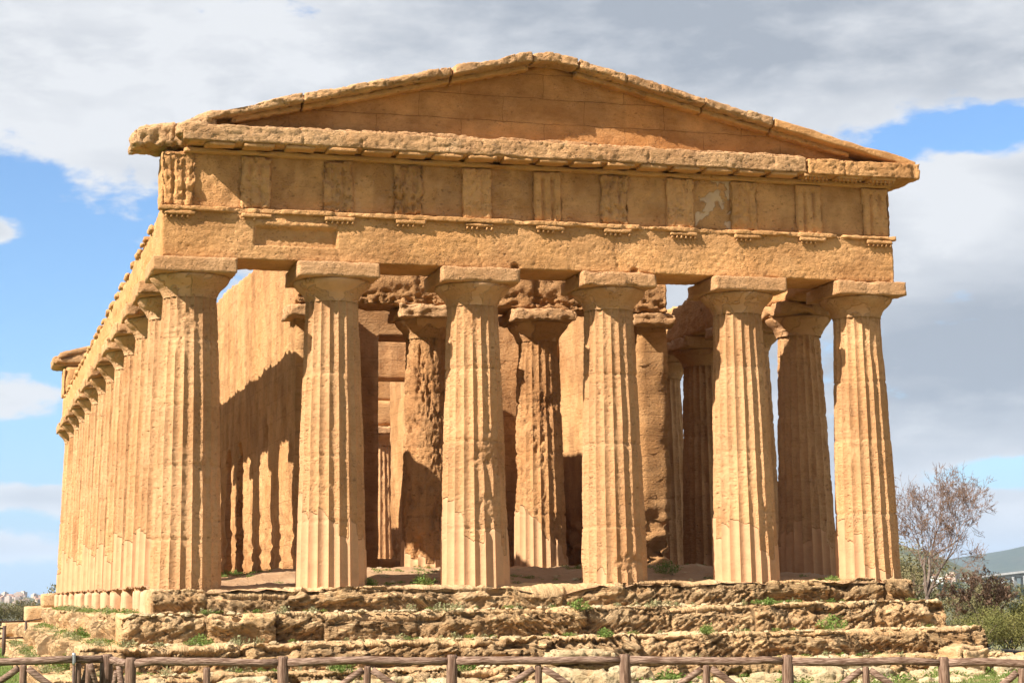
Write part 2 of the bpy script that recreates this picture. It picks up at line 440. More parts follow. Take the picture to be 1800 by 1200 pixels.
# ------------------------------------------------------------------ terrain
def terrain_z(X, Y):
    X = np.asarray(X, float); Y = np.asarray(Y, float)
    dx, dy = X+12.1, Y+38.6
    r = np.hypot(dx, dy); az = np.degrees(np.arctan2(dx, dy))
    # plateau of the temple, falling away to a valley further out
    z = -1.98 + 0.0*X
    z = z + 0.08*fbm(np.stack([X, Y, 0*X], 1), 0.15, 2, 4)
    z = z - 0.06*np.clip(-10-Y, 0, 14)*0.0
    right = sstep(X - 0.12*(Y-10), 13, 60)
    z = z - right*5.0
    z = z - (38-28*sstep(az, 12, 24))*sstep(r, 130, 520)
    def hill(a0, sa, r0, sr, h):
        return h*np.exp(-((az-a0)/sa)**2)*np.exp(-((r-r0)/sr)**2)
    z = z + hill(27.6, 3.0, 1900, 420, 54)             # green hill right of the temple
    z = z + hill(34.5, 4.6, 6200, 900, 165)            # far blue ridge
    z = z + hill(25.0, 6.0, 6500, 900, 90)
    z = z + hill(36.0, 4.5, 2600, 500, 30)
    z = z + hill(31.5, 4.0, 900, 250, 4)
    z = z + hill(-0.5, 6.0, 2800, 420, 43) + hill(-3.0, 4.0, 2950, 300, 10)  # hill with the town
    z = z + hill(0.0, 6.0, 900, 300, 14)
    far = sstep(r, 300, 900)
    z = z + far*10*fbm(np.stack([X, Y, 0*X], 1), 0.003, 4, 9)
    return z

def build_ground():
    a = np.concatenate([np.arange(-180, -8, 4.0), np.arange(-8, 44, 0.25), np.arange(44, 180, 4.0)])
    r = np.concatenate([np.linspace(0.5, 90, 110), np.geomspace(91, 14000, 190)])
    A, Rr = np.meshgrid(np.radians(a), r, indexing='ij')
    X = -12.1+np.sin(A)*Rr; Y = -38.6+np.cos(A)*Rr
    Z = terrain_z(X.ravel(), Y.ravel())
    V = np.stack([X.ravel(), Y.ravel(), Z], 1)
    na, nr = A.shape
    i = np.arange(na)[:, None]; i2 = (i+1) % na; j = np.arange(nr-1)[None]
    F = np.stack([i*nr+j, i*nr+j+1, i2*nr+j+1, i2*nr+j], -1).reshape(-1, 4)[:, ::-1]
    m, t, b = mat_new('ground')
    pos = t.new('ShaderNodeNewGeometry').outputs['Position']
    near = t.noise(pos, 0.9, 6, 0.65, 0.5)
    n2 = t.noise(pos, 9.0, 5, 0.7)
    cn = t.mix(t.mapr(near, 0.40, 0.60), (0.30, 0.20, 0.10), (0.11, 0.16, 0.035))
    cn = t.mix(t.mapr(n2, 0.5, 0.75, 0, 0.5), cn, (0.40, 0.30, 0.17))
    sx = t.new('ShaderNodeSeparateXYZ'); t.put(sx.inputs[0], pos)
    cn = t.mix(t.math('MULTIPLY', t.mapr(sx.outputs[0], -9.9, -10.7), t.mapr(near, 0.30, 0.46)), cn, (0.10, 0.155, 0.03))
    fpos = t.vscale(pos, (1, 1, 0.2))
    f1 = t.noise(fpos, 0.012, 6, 0.7, 0.8)
    f2 = t.noise(fpos, 0.055, 5, 0.75)
    f3 = t.noise(fpos, 0.0035, 4, 0.6, 0.5)
    cf = t.mix(t.mapr(f1, 0.42, 0.60), (0.085, 0.088, 0.042), (0.17, 0.165, 0.08))
    cf = t.mix(t.mapr(f3, 0.52, 0.66), cf, (0.16, 0.115, 0.06))
    cf = t.mix(t.mapr(f2, 0.50, 0.62, 0, 0.85), cf, (0.030, 0.042, 0.022))
    cd0 = t.new('ShaderNodeVectorMath', operation='LENGTH'); t.put(cd0.inputs[0], pos)
    cf = t.mix(t.mapr(cd0.outputs['Value'], 2600, 5200, 0, 0.8), cf, (0.022, 0.036, 0.026))
    cd = t.new('ShaderNodeVectorMath', operation='LENGTH'); t.put(cd.inputs[0], pos)
    t.put(b.inputs['Base Color'], t.mix(t.mapr(cd.outputs['Value'], 90, 240), cn, cf))
    b.inputs['Roughness'].default_value = 0.95
    bp = t.new('ShaderNodeBump'); bp.inputs['Distance'].default_value = 0.05
    t.put(bp.inputs['Strength'], t.mapr(cd.outputs['Value'], 60, 160, 1.0, 0.0))
    t.put(bp.inputs['Height'], t.math('ADD', near, n2)); t.l.new(bp.outputs[0], b.inputs['Normal'])
    o = link('ground', mesh_from('ground', V, F), m)
    o['kind'] = 'structure'
build_ground()

# ------------------------------------------------------------------ the temple
H = 6.72
temple = empty('ancient_temple', (0, 19, -2.0), 'honey coloured ruined Doric temple with fluted columns, triglyph frieze and a weathered pediment', 'temple')
COLX = [-7.70, -4.689, -1.579, 1.579, 4.689, 7.70]
PITCH = 37.88/12

def shaft_mesh(name, z0, z1, r0, r1, m=8, dz=0.045, seed=0, ero=0.0, rough=1.0, pl=(0, 0), off=(0, 0, 0), notch=0.0, flute=1.0, scars=()):
    n = 20*m
    th = np.arange(n)*2*np.pi/n + 0.05
    zs = lin(z0, z1, dz)
    T, Z = np.meshgrid(th, zs)
    T = T.ravel(); Z = Z.ravel()
    t = (np.tile(np.arange(n), len(zs)) % m)/m
    u = np.clip(Z/6.0, 0, 1)
    R = r0+(r1-r0)*u + 0.018*np.sin(np.pi*u)
    P = np.stack([R*np.cos(T), R*np.sin(T), Z], 1)+np.asarray(off)
    flid = np.tile(np.arange(n)//m, len(zs))
    rg = np.random.default_rng(seed+100)
    fr = rg.normal(0, 0.22, 20)
    hp = pl[0]+(pl[1]-pl[0])*(0.5+0.5*np.cos(T)) + (fr[flid] + 0.25*fbm(P, 1.6, 3, seed+1))*(0.0 if max(pl) <= 0 else 1.0)*0.8
    plaster = sstep(hp - Z + 0.05*fbm(P, 7.0, 3, seed+12), -0.05, 0.10)
    if max(pl) <= 0: plaster *= 0
    e = np.clip(0.06+ero+0.42*fbm(P, 1.3, 4, seed, 0.6), 0, 1)*(1-plaster)
    sc = np.zeros(len(T))
    for (ta, zc, wt, wz, k0) in scars:
        da = (T-ta+np.pi) % (2*np.pi)-np.pi
        sc = np.maximum(sc, k0*sstep(1.0-np.hypot(da/wt, (Z-zc)/wz)+0.45*fbm(P, 2.2, 4, seed+21, 0.6), 0.15, 0.45))
    plaster = plaster*(1-np.clip(sc*1.5, 0, 1)); e = np.clip(e+0.7*sc, 0, 1)
    prof = 1-(2*t-1)**2
    fd = 0.068*(R/0.70)*flute
    arr = (1-prof)**2
    r = R - fd*prof*(1-0.45*e) - e*0.030*arr - e*0.010
    nz = fbm(P*np.array([1, 1, 1.4]), 9.0, 3, seed+2)
    st = fbm(P*np.array([1.4, 1.4, 13.0]), 1.0, 2, seed+4)
    big = fbm(P*np.array([1.5, 1.5, 0.75]), 1.7, 5, seed+6, 0.66)
    pit = sstep(fbm(P*np.array([1, 1, 1.5]), 10.0, 2, seed+7), 0.22, 0.34)
    k = (1-plaster)*rough
    d = k*(0.0045*nz*(0.35+e) + 0.005*st*(0.3+e) - 0.017*pit*(0.25+e)) - notch*np.clip(big-0.08, 0, 1)*(1-plaster)
    d = d - sc*(0.022+0.040*np.clip(fbm(P*np.array([1.3, 1.3, 2.2]), 3.0, 4, seed+22, 0.65), -0.4, 1))
    r = r + d + plaster*0.012
    # drum joints
    js = []; tint = np.zeros(len(r))
    zz = z0+rg.uniform(1.1, 1.7)
    while zz < z1-0.5:
        js.append(zz); zz += rg.uniform(1.2, 1.9)
    for q in js:
        w = np.exp(-((Z-q-0.012*fbm(P, 2.0, 2, seed+9))/0.016)**2)
        r = r - 0.030*w*(1-0.5*plaster)
        r = r + 0.005*np.sign(rg.normal())*(Z > q)*(1-plaster)
        tint = np.where(Z > q, rg.uniform(-0.6, 0.6), tint)
    V = np.stack([r*np.cos(T), r*np.sin(T), Z], 1)
    nr = len(zs)
    i = np.arange(nr-1)[:, None]*n; j = np.arange(n)[None]; kx = (j+1) % n
    F = np.stack([i+j, i+kx, i+n+kx, i+n+j], -1).reshape(-1, 4)
    tint = tint*(1-plaster)*0.7 + np.clip(fbm(P*np.array([1, 1, 0.45]), 1.1, 4, seed+15)*1.3-0.25, -0.3, 1)*(1-plaster) + 0.8*e*arr
    me = mesh_from(name, V, F, {'plaster': plaster, 'cav': d, 'tint': tint})
    ev = np.empty(len(me.edges)*2, np.int32); me.edges.foreach_get('vertices', ev); ev = ev.reshape(-1, 2)
    sharp = ((ev[:, 0] % n) == (ev[:, 1] % n)) & ((ev[:, 0] % m) == 0)
    at = me.attributes.new('sharp_edge', 'BOOLEAN', 'EDGE'); at.data.foreach_set('value', sharp)
    return me

def echinus_mesh(name, r1, ra, zb, zt, seed=0, rough=0.012, off=(0, 0, 0), seg=72):
    prof = [(r1*0.985, zb), (r1*0.99, zb+0.06), (r1*1.03, zb+0.09), (r1*1.035, zb+0.105), (r1*1.045, zb+0.11), (r1*1.055, zb+0.135), (r1*1.09, zb+0.17),
            (r1+(ra-r1)*0.32, zb+0.215), (r1+(ra-r1)*0.56, zb+0.27), (r1+(ra-r1)*0.78, zb+0.33), (r1+(ra-r1)*0.93, zb+0.385), (ra, zb+0.43), (ra*0.995, zt-0.005), (ra*0.95, zt+0.01)]
    pr = []
    for a, b in zip(prof[:-1], prof[1:]):
        k = max(1, int(math.hypot(b[0]-a[0], b[1]-a[1])/0.035))
        for q in range(k): pr.append((a[0]+(b[0]-a[0])*q/k, a[1]+(b[1]-a[1])*q/k))
    pr.append(prof[-1]); pr = np.array(pr)
    th = np.arange(seg)*2*np.pi/seg
    T = np.tile(th, len(pr)); R = np.repeat(pr[:, 0], seg); Z = np.repeat(pr[:, 1], seg)
    P = np.stack([R*np.cos(T), R*np.sin(T), Z], 1)
    Q = P+np.asarray(off)
    d = rough*fbm(Q, 3.5, 4, seed) - rough*4*np.clip(fbm(Q, 1.6, 3, seed+2)-0.18, 0, 1)*sstep(Z, zb+0.1, zb+0.3)
    pl = sstep(fbm(Q, 1.6, 5, seed+5, 0.62), -0.10, 0.35)*0.7
    R = R+d
    V = np.stack([R*np.cos(T), R*np.sin(T), Z], 1)
    i = np.arange(len(pr)-1)[:, None]*seg; j = np.arange(seg)[None]; k = (j+1) % seg
    F = np.stack([i+j, i+k, i+seg+k, i+seg+j], -1).reshape(-1, 4)
    return mesh_from(name, V, F, {'plaster': pl})

def abacus_mesh(name, a, zb, zt, seed=0, wear=0.03, amp=0.010, off=(0, 0, 0), res=0.04):
    lo, hi = np.array([-a, -a, zb]), np.array([a, a, zt])
    V, F = grid_box(lin(-a, a, res), lin(-a, a, res), lin(zb, zt, res))
    o = np.asarray(off)
    V, h = weather(V+o, lo+o, hi+o, amp=amp, scale=4.0, rnd=0.022, wear=wear, pits=0.010, pitscale=10, strata=0.006, seed=seed)
    return mesh_from(name, V-o, F, {'cav': h})

# six front columns, each with its own wear
FRONT = [dict(ero=0.10, pl=(-0.3, -0.3), rough=1.1, scars=[(-1.7, 5.3, 0.8, 0.6, 0.6), (-0.9, 2.0, 0.5, 1.2, 0.5)]),
         dict(ero=0.02, pl=(1.75, 0.75), rough=1.0, scars=[(-2.2, 2.0, 0.4, 0.4, 0.5)]),
         dict(ero=0.10, pl=(1.6, 0.8), rough=1.1, scars=[(-1.2, 2.75, 0.9, 0.6, 0.9), (-1.35, 1.5, 0.35, 0.5, 0.7), (-2.0, 5.5, 0.5, 0.4, 0.4)]),
         dict(ero=0.16, pl=(0.1, -0.4), rough=1.0, scars=[(-1.3, 0.35, 0.9, 0.35, 0.9), (-2.3, 4.1, 0.25, 0.25, 0.7), (-1.0, 1.4, 0.5, 0.7, 0.4)]),
         dict(ero=0.0, pl=(1.35, 0.65), rough=0.85, scars=[(-1.15, 1.35, 0.3, 0.4, 0.7), (-2.6, 2.6, 0.4, 1.2, 0.35)]),
         dict(ero=0.02, pl=(1.0, -0.5), rough=0.85, scars=[(-2.4, 2.9, 0.35, 0.5, 0.4), (-1.9, 5.2, 0.9, 0.5, 0.35)])]
ABW = [0.012, 0.012, 0.02, 0.07, 0.03, 0.07]
for i, x in enumerate(COLX):
    off = (x, 0, 0)
    me = shaft_mesh('column', -0.42 if i in (0, 3) else -0.12, 5.97, 0.735, 0.56, m=8, dz=0.04, seed=i*3+1, off=off, **FRONT[i])
    c = link('column', me, M['column'], temple, (x, 0, 0))
    link('echinus', echinus_mesh('echinus', 0.565, 0.83, 5.93, 6.385, seed=i+20, off=off), M['column'], c)
    link('abacus', abacus_mesh('abacus', 0.872, 6.385, 6.712, seed=i+40, wear=ABW[i], off=off), M['column'], c)

# flank and rear columns
fl_shafts = [shaft_mesh('column', -0.45, 5.97, 0.735, 0.56, m=6, dz=0.06, seed=60+k, ero=0.10, rough=1.2, pl=(0.95+0.2*k, 0.5), off=(13*k, 5*k, 0)) for k in range(4)]
fl_dark = [shaft_mesh('column', -0.3, 5.97, 0.735, 0.56, m=6, dz=0.06, seed=80+k, ero=0.25, rough=1.4, pl=(1.3, 0.3), off=(3*k, 15*k, 0), notch=0.05) for k in range(3)]
fl_ech = [echinus_mesh('echinus', 0.565, 0.82, 5.93, 6.385, seed=90+k, rough=0.022, off=(k*7, 0, 0), seg=60) for k in range(3)]
fl_aba = [abacus_mesh('abacus', 0.872, 6.385, 6.712, seed=95+k, wear=0.09+0.05*k, amp=0.02, off=(k*9, 4, 0), res=0.05) for k in range(4)]
def flank_column(x, y, k, shafts, yaw):
    c = link('column', shafts[k % len(shafts)], M['column'], temple, (x, y, 0))
    c.rotation_euler.z = yaw
    e = link('echinus', fl_ech[k % 3], M['column'], c)
    a = link('abacus', fl_aba[(k*3+1) % 4], M['column'], c)
    a.rotation_euler.z = math.pi/2*((k*5) % 4) - yaw
    return c
STEP18 = rad(18)
for k in range(1, 13):
    y = k*PITCH
    flank_column(-7.70, y, k, fl_shafts, STEP18*((k*7) % 3 - 1))
    flank_column(7.70, y, k+1, fl_dark, STEP18*((k*3) % 20))
for i in (1, 2, 3, 4):
    flank_column(COLX[i], 37.88, i, fl_dark, STEP18*i*4)

# entablature of the front ------------------------------------------------
TRIG = [-8.04, -6.44, -4.68, -3.14, -1.61, 0.0, 1.56, 3.13, 4.69, 6.30, 7.99]
def front_architrave():
    lo, hi = np.array([-8.37, -0.68, 6.72]), np.array([8.37, 0.68, 7.795])
    V, F = grid_box(lin(lo[0], hi[0], 0.035), lin(lo[1], hi[1], 0.17), lin(lo[2], hi[2], 0.03))
    V0 = V.copy()
    V, h = weather(V, lo, hi, amp=0.006, scale=4.5, octv=3, rnd=0.012, wear=0.015, pits=0.014, pitscale=11.0, strata=0.006, seed=3)
    fr = V0[:, 1] < -0.66
    x, z = V0[:, 0], V0[:, 2]
    rec = sstep(x, -6.46, -6.42)*(1-sstep(x, -4.73, -4.69))*sstep(z, 7.02, 7.05)*(1-sstep(z, 7.40, 7.43))
    V[:, 1] += fr*rec*0.10
    lip = sstep(x, -6.46, -6.42)*(1-sstep(x, -4.73, -4.69))*sstep(z, 7.44, 7.47)*(1-sstep(z, 7.54, 7.57))
    V[:, 1] -= fr*lip*0.035
    for cx in COLX[1:5]:
        xj = cx+0.06*np.sin(z*5)
        V[:, 1] += fr*0.02*np.exp(-((x-xj)/0.018)**2)
    tint = np.zeros(len(x))
    bt = np.random.default_rng(4).uniform(-0.5, 0.7, 6)
    for q, (a, b) in enumerate(zip([-9]+COLX[1:5], COLX[1:5]+[9])): tint = np.where((x >= a) & (x < b), bt[q], tint)
    tint = tint*0.6 + np.clip(fbm(V0*np.array([1, 1, 1.6]), 0.9, 4, 55)*1.4-0.1, -0.6, 1)
    for hx in (-0.78, 1.98):                          # beam holes at the lower edge
        V[:, 1] += fr*0.18*sstep(0.085-np.hypot(x-hx, (z-6.76)*1.1), -0.01, 0.02)
    pl = sstep(fbm(V0, 0.8, 4, 51), 0.10, 0.22)*(z > 6.98)*(z < 7.6)*0.0*sstep(x, -5.2, -4.6)*(1-sstep(x, 4.0, 5.0))
    return mesh_from('architrave', V, F, {'cav': h, 'plaster': pl, 'tint': tint})
arch = link('architrave', front_architrave(), M['facade'], temple)

def taenia_front():
    lo, hi = np.array([-8.46, -0.775, 7.69]), np.array([8.43, -0.60, 7.80])
    V, F = grid_box(lin(lo[0], hi[0], 0.03), lin(lo[1], hi[1], 0.04), lin(lo[2], hi[2], 0.03))
    V0 = V.copy()
    V, h = weather(V, lo, hi, amp=0.010, scale=5.0, rnd=0.012, wear=0.04, pits=0.015, seed=5)
    x = V0[:, 0]
    lost = np.zeros(len(x))
    for a, b in ((-6.95, -6.55), (3.45, 4.30), (6.9, 7.1)): lost = np.maximum(lost, sstep(x, a-0.08, a+0.08)*(1-sstep(x, b-0.08, b+0.08)))
    lost = np.maximum(lost, sstep(fbm(V0*np.array([1, 0.1, 0.1]), 0.9, 3, 8), 0.30, 0.42)*0.6)
    V[:, 1] += lost*0.085*(V0[:, 1] < -0.7)
    return mesh_from('taenia', V, F, {'cav': h})
link('taenia', taenia_front(), M['facade'], arch)

def regula_mesh(seed, w=0.66, keep=6):
    parts = [rbox((-w/2, -0.765, 7.60), (w/2, -0.66, 7.692), res=0.035, amp=0.006, scale=6, rnd=0.012, wear=0.02, seed=seed)]
    r = random.Random(seed)
    for g in range(6):
        if g >= keep or r.random() < 0.12: continue
        gx = -w/2+w*(g+0.5)/6
        parts.append(tube([(gx, -0.722, 7.605), (gx, -0.722, 7.545)], [0.022, 0.030], 8))
    V, F, A = merge(parts)
    return mesh_from('regula', V, F)
for i, tx in enumerate(TRIG):
    link('regula', regula_mesh(i+3, keep=(6, 3, 6, 6, 6, 6, 6, 6, 4, 4, 6)[i]), M['facade'], arch, (tx+0.02, 0, 0))

def frieze_back():
    lo, hi = np.array([-8.33, -0.56, 7.80]), np.array([8.33, 0.62, 9.0])
    V, F = grid_box(lin(lo[0], hi[0], 0.05), lin(lo[1], hi[1], 0.2), lin(lo[2], hi[2], 0.05))
    V0 = V.copy()
    V, h = weather(V, lo, hi, amp=0.010, scale=3.5, rnd=0.02, wear=0.02, pits=0.02, strata=0.005, seed=12)
    x, z = V0[:, 0], V0[:, 2]
    fr = (V0[:, 1] < -0.5)
    P2 = np.stack([x, 0*x, z], 1)
    # flaking plaster on some metopes
    q = fbm(P2, 2.3, 4, 77)
    pl = sstep(q, 0.10, 0.26)*((x > -4.3)*(x < -0.4)*0.30) + (np.abs(x-3.98) < 0.5)*sstep(q+0.35*(x-3.98)+0.12, -0.05, 0.30)*1.2
    rough = (np.abs(x-3.98) < 0.5)*1.0 + (np.abs(x-2.4) < 0.4)*0.6
    V[:, 1] += fr*rough*0.035*np.clip(fbm(P2, 5.0, 3, 5), 0, 1)*2 - fr*np.clip(pl, 0, 1)*0.012
    bk = np.searchsorted(np.array([-7.2, -5.6, -3.9, -2.4, -0.8, 0.8, 2.3, 3.9, 5.5, 7.1]), x)
    tint = np.random.default_rng(8).uniform(-0.4, 0.8, 12)[bk]*0.7 + np.clip(fbm(P2*np.array([1, 1, 0.6]), 1.6, 5, 66, 0.6)*1.7, -0.5, 1)
    return mesh_from('frieze', V, F, {'cav': h, 'plaster': np.clip(pl, 0, 1), 'tint': tint})
frz = link('frieze', frieze_back(), M['facade'], temple)

def triglyph_mesh(cx, ero, seed, w=0.66, zt=8.93, top_loss=0.0, missing=0.0, gd=1.0, pale=0.0):
    lo, hi = np.array([cx-w/2, -0.668, 7.80]), np.array([cx+w/2, -0.50, zt])
    V, F = grid_box(lin(lo[0], hi[0], 0.018), lin(lo[1], hi[1], 0.05), lin(lo[2], hi[2], 0.035))
    V0 = V.copy()
    V, h = weather(V, lo, hi, amp=0.008+0.02*ero, scale=5, rnd=0.012, wear=0.02+0.05*ero, pits=0.02+0.06*ero, seed=seed)
    x, z = V0[:, 0]-cx, V0[:, 2]
    fr = V0[:, 1] < -0.65
    g = np.zeros(len(x))
    for gx in (-w/6, w/6, -w/2, w/2):
        g = np.maximum(g, np.clip(1-np.abs(x-gx)/0.052, 0, 1))
    g *= 1-sstep(z, zt-0.17, zt-0.12)
    V[:, 1] += fr*g*0.080*(1-0.4*ero)*gd*np.clip(0.85+0.9*fbm(V0, 2.2, 3, seed+8), 0.1, 1.1)
    e = np.clip(fbm(V0, 1.9, 3, seed+2)*1.6+missing-0.25, 0, 1)*ero
    e = np.maximum(e, top_loss*sstep(z + 0.25*x/w + 0.12*fbm(V0, 3, 2, seed+5), 8.35, 8.6))
    V[:, 1] += fr*e*0.10
    return mesh_from('triglyph', V, F, {'cav': h-0.03*e, 'plaster': np.full(len(V), pale*0.25), 'tint': np.clip(ero*1.1-0.5-0.5*pale+0.8*fbm(V0, 2.0, 3, seed+9), -1, 1)})
GD = [1, .75, .7, .9, .35, 1.1, .75, .3, .65, 1.15, 1.15]; PALE = [0, 0, 0, 0, 1, 0, 0, 1, .4, 0, 0]
TW = [(0.5, 0.75, 0.2), (0.35, 0, 0), (0.8, 0, 0.25), (1.0, 0, 0.35), (0.25, 0, 0), (0.1, 0, 0), (0.7, 0, 0.25), (0.3, 0, 0), (0.3, 0, 0), (0.0, 0, 0), (0.0, 0, 0)]
for i, tx in enumerate(TRIG):
    o = link('triglyph', triglyph_mesh(tx, TW[i][0], 30+i, top_loss=TW[i][1], missing=TW[i][2], gd=GD[i], pale=PALE[i]), M['facade'], frz)
    if i == 0: o['label'] = 'triglyph with broken reddish top at the corner'
    if i == 3: o['label'] = 'deeply pitted dark triglyph'
# side faces of the frieze corners on the flanks
for sx in (-1, 1):
    V, F, A = rbox((min(sx*8.31, sx*8.40), -0.60, 7.80), (max(sx*8.31, sx*8.40), 0.10, 8.95), res=0.05, amp=0.015, scale=4, rnd=0.02, wear=0.03, pits=0.03, seed=44+sx)
    link('triglyph', mesh_from('triglyph', V, F, A), M['facade'], frz)

def blocky_beam(xs0, xs1, yf, yb, hb, ht, zfun, seed, res=0.035, pitd=0.020, blocks=(0.7, 0.9), amp=0.022, dy=0.03, dz=0.03, rnd=0.022, wear=0.05, gap=0.013, smooth_from=None, toploss=0.0):
    """long cornice beam along x, split by open joints into blocks that have shifted and worn"""
    rg = np.random.default_rng(seed)
    lo, hi = np.array([xs0, yf, hb]), np.array([xs1, yb, ht])
    V, F = grid_box(lin(xs0, xs1, res), lin(yf, yb, max(res, 0.06)), lin(hb, ht, res))
    V0 = V.copy()
    P = V0.copy(); P[:, 2] += zfun(V0[:, 0])
    k = np.ones(len(V))
    if smooth_from is not None: k = 1-sstep(V0[:, 0], smooth_from-0.02, smooth_from+0.02)*0.8
    N, d2 = soft_normals(V0, lo, hi, 0.03)
    ew = fbm(P, 1.5, 3, seed+1)
    r = rnd*(1+1.8*np.clip(ew+0.1, 0, 1))
    inw = np.clip(r-d2, 0, None)**2/(2*r)*1.2 + wear*np.clip(ew-0.05, 0, 1)*np.exp(-d2/0.07)*1.8*k
    pit = sstep(fbm(P*np.array([1, 1, 1.4]), 7.0, 3, seed+4, 0.6), 0.13, 0.25)
    h = k*(amp*fbm(P, 4.5, 4, seed+2, 0.62) - pitd*pit + 0.012*fbm(P*np.array([1.2, 1.2, 12]), 1, 2, seed+7))
    V = V0 + N*(h-inw)[:, None]
    x = xs0; tint = np.zeros(len(V))
    while x < xs1:
        w = rg.uniform(*blocks); m = (V0[:, 0] >= x) & (V0[:, 0] < x+w)
        tint[m] = rg.uniform(-0.5, 0.6)
        V[m, 1] += rg.uniform(-dy, dy)*k[m]*(V0[m, 1] < (yf+yb)/2)
        V[m, 2] += rg.uniform(-dz, dz)*k[m]*(V0[m, 2] > (hb+ht)/2)
        x += w
        if x < xs1:
            V += N*(-0.05*rg.uniform(0.25, 1.0)*np.exp(-((V0[:, 0]-x-0.03*fbm(P, 2, 2, seed+9))/gap)**2)*(0.35+0.65*k))[:, None]
    if toploss:
        top = sstep(V0[:, 2], (hb+ht)/2, ht)*np.clip(fbm(P*np.array([1, .6, 0]), 0.8, 3, seed+11)-0.05, 0, 1)
        V[:, 2] -= top*toploss
    V[:, 2] += zfun(V[:, 0])
    return V, F, {'cav': h-inw*0.3, 'tint': tint+np.clip(fbm(P, 1.8, 3, seed+13), -0.4, 0.6)}

flat = lambda x: 0*x
# horizontal cornice
V, F, A = blocky_beam(-8.02, 6.05, -1.17, 0.55, 9.10, 9.47, flat, 5, blocks=(0.70, 1.6), amp=0.011, gap=0.010, dy=0.016, dz=0.012, wear=0.025, rnd=0.012, pitd=0.014)
geis = link('cornice', mesh_from('cornice', V, F, A), M['cornice'], temple)
V, F, A = blocky_beam(6.07, 8.84, -1.21, 0.75, 9.07, 9.44, flat, 6, blocks=(0.8, 1.0), amp=0.010, dy=0.0, dz=0.0, rnd=0.015, wear=0.02, gap=0.010)
V[:, 0] = np.where(V[:, 0] > 8.7, V[:, 0]+0.05, V[:, 0])
g2 = link('cornice', mesh_from('cornice', V, F, A), M['facade'], temple, label='smoother restored right end of the horizontal cornice')
# broken left corner: an overhanging lump
lo, hi = np.array([-9.0, -0.62, 9.06]), np.array([-7.70, 0.40, 9.48])
V, F = grid_box(lin(-9.0, -7.70, 0.04), lin(-0.62, 0.40, 0.05), lin(9.06, 9.48, 0.04))
V0 = V.copy(); V, h = weather(V, lo, hi, amp=0.05, scale=2.6, rnd=0.07, wear=0.10, pits=0.06, seed=61)
V[:, 2] += 0.12*sstep(V0[:, 0], -9.1, -8.0)*sstep(V0[:, 2], 9.2, 9.5)
link('cornice', mesh_from('cornice', V, F, {'cav': h}), M['cornice'], temple, label='broken overhanging left corner of the cornice')
# set-back course on the cornice and the bed moulding under it
V, F, A = blocky_beam(-6.3, 6.1, -0.96, -0.45, 9.44, 9.575, flat, 15, blocks=(1.2, 1.7), amp=0.022, dy=0.04, dz=0.02, wear=0.06, toploss=0.10)
link('cornice_course', mesh_from('cornice_course', V, F, A), M['cornice'], geis)
V, F, A = rbox((-7.95, -0.74, 8.94), (8.40, 0.5, 9.05), res=0.06, ax=(0.06, 0.15, 0.03), amp=0.012, scale=4, rnd=0.01, wear=0.03, seed=22)
link('bed_moulding', mesh_from('bed_moulding', V, F, A), M['facade'], geis)
V, F, A = rbox((-7.9, -1.12, 9.085), (8.55, 0.3, 9.15), res=0.06, ax=(0.08, 0.15, 0.03), amp=0.012, scale=4, rnd=0.01, wear=0.02, seed=23)
link('soffit', mesh_from('soffit', V, F, A), M['facade'], geis)
mi = 0
for i, tx in enumerate(TRIG):
    for q in (0, 1):
        mx = tx if q == 0 else (tx+(TRIG[i+1] if i < 10 else tx+1.6))/2
        if mx > 8.3 or mx < -7.4: continue
        mi += 1
        parts = [rbox((mx-0.32, -1.14, 9.02), (mx+0.32, -0.76, 9.10), res=0.04, ax=(0.05, 0.08, 0.03), amp=0.006, scale=5, rnd=0.01, wear=0.02, seed=100+mi)]
        if mx > 5.5:
            for a in range(6):
                for bq in range(2):
                    gx = mx-0.31+0.62*(a+0.5)/6
                    parts.append(tube([(gx, -1.08+0.2*bq, 9.02), (gx, -1.08+0.2*bq, 8.965)], [0.024, 0.028], 7))
        V, F, A = merge(parts)
        link('mutule', mesh_from('mutule', V, F), M['facade'], geis)

# tympanum and raking cornices
SL = 0.236
def gable(name, y0, y1, zb, half, ztop, slope, mat, seed, res=0.07, drop=0.0):
    xs = lin(-half, half, res); ys = lin(y0, y1, 0.3); zs = np.linspace(0, 1, 24)
    V, F = grid_box(xs, ys, zs)
    t = V[:, 2].copy(); top = ztop - slope*np.abs(V[:, 0])
    V[:, 2] = zb + t*np.maximum(top-zb, 0.02)
    d = 0.012*fbm(V, 3.0, 4, seed) - 0.03*np.clip(fbm(V, 7, 2, seed+1)-0.15, 0, 1)
    cr = np.floor(V[:, 2]/0.56).astype(int); bl = np.floor(V[:, 0]/1.9+0.5*(cr % 2)).astype(int)
    tint = np.random.default_rng(seed).uniform(-0.5, 0.9, 400)[(cr*13+bl*7) % 400]*0.6 + np.clip(fbm(V*np.array([1, 1, 1.3]), 1.1, 5, seed+3, 0.62)*1.5, -0.6, 1)
    V[:, 1] += np.where(V[:, 1] < (y0+y1)/2, -d, d)
    return link(name, mesh_from(name, V, F, {'cav': d, 'tint': tint}), mat, temple)
tymp = gable('tympanum', -0.60, 0.55, 9.38, 8.0, 11.38, SL, M['tympanum'], 9)
zr = lambda x: 11.385-np.where(x < -0.12, 0.246, 0.2265)*np.sqrt((x+0.12)**2+0.10)
RK = [(-7.55, -5.52, 71, None, 0.05), (-5.50, -2.26, 72, None, 0.02), (-2.24, -0.45, 73, None, -0.03), (-0.43, 0.62, 74, None, 0.0),
      (0.64, 3.62, 75, None, 0.02), (3.64, 5.30, 76, None, 0.05), (5.32, 8.86, 77, 5.3, 0.06)]
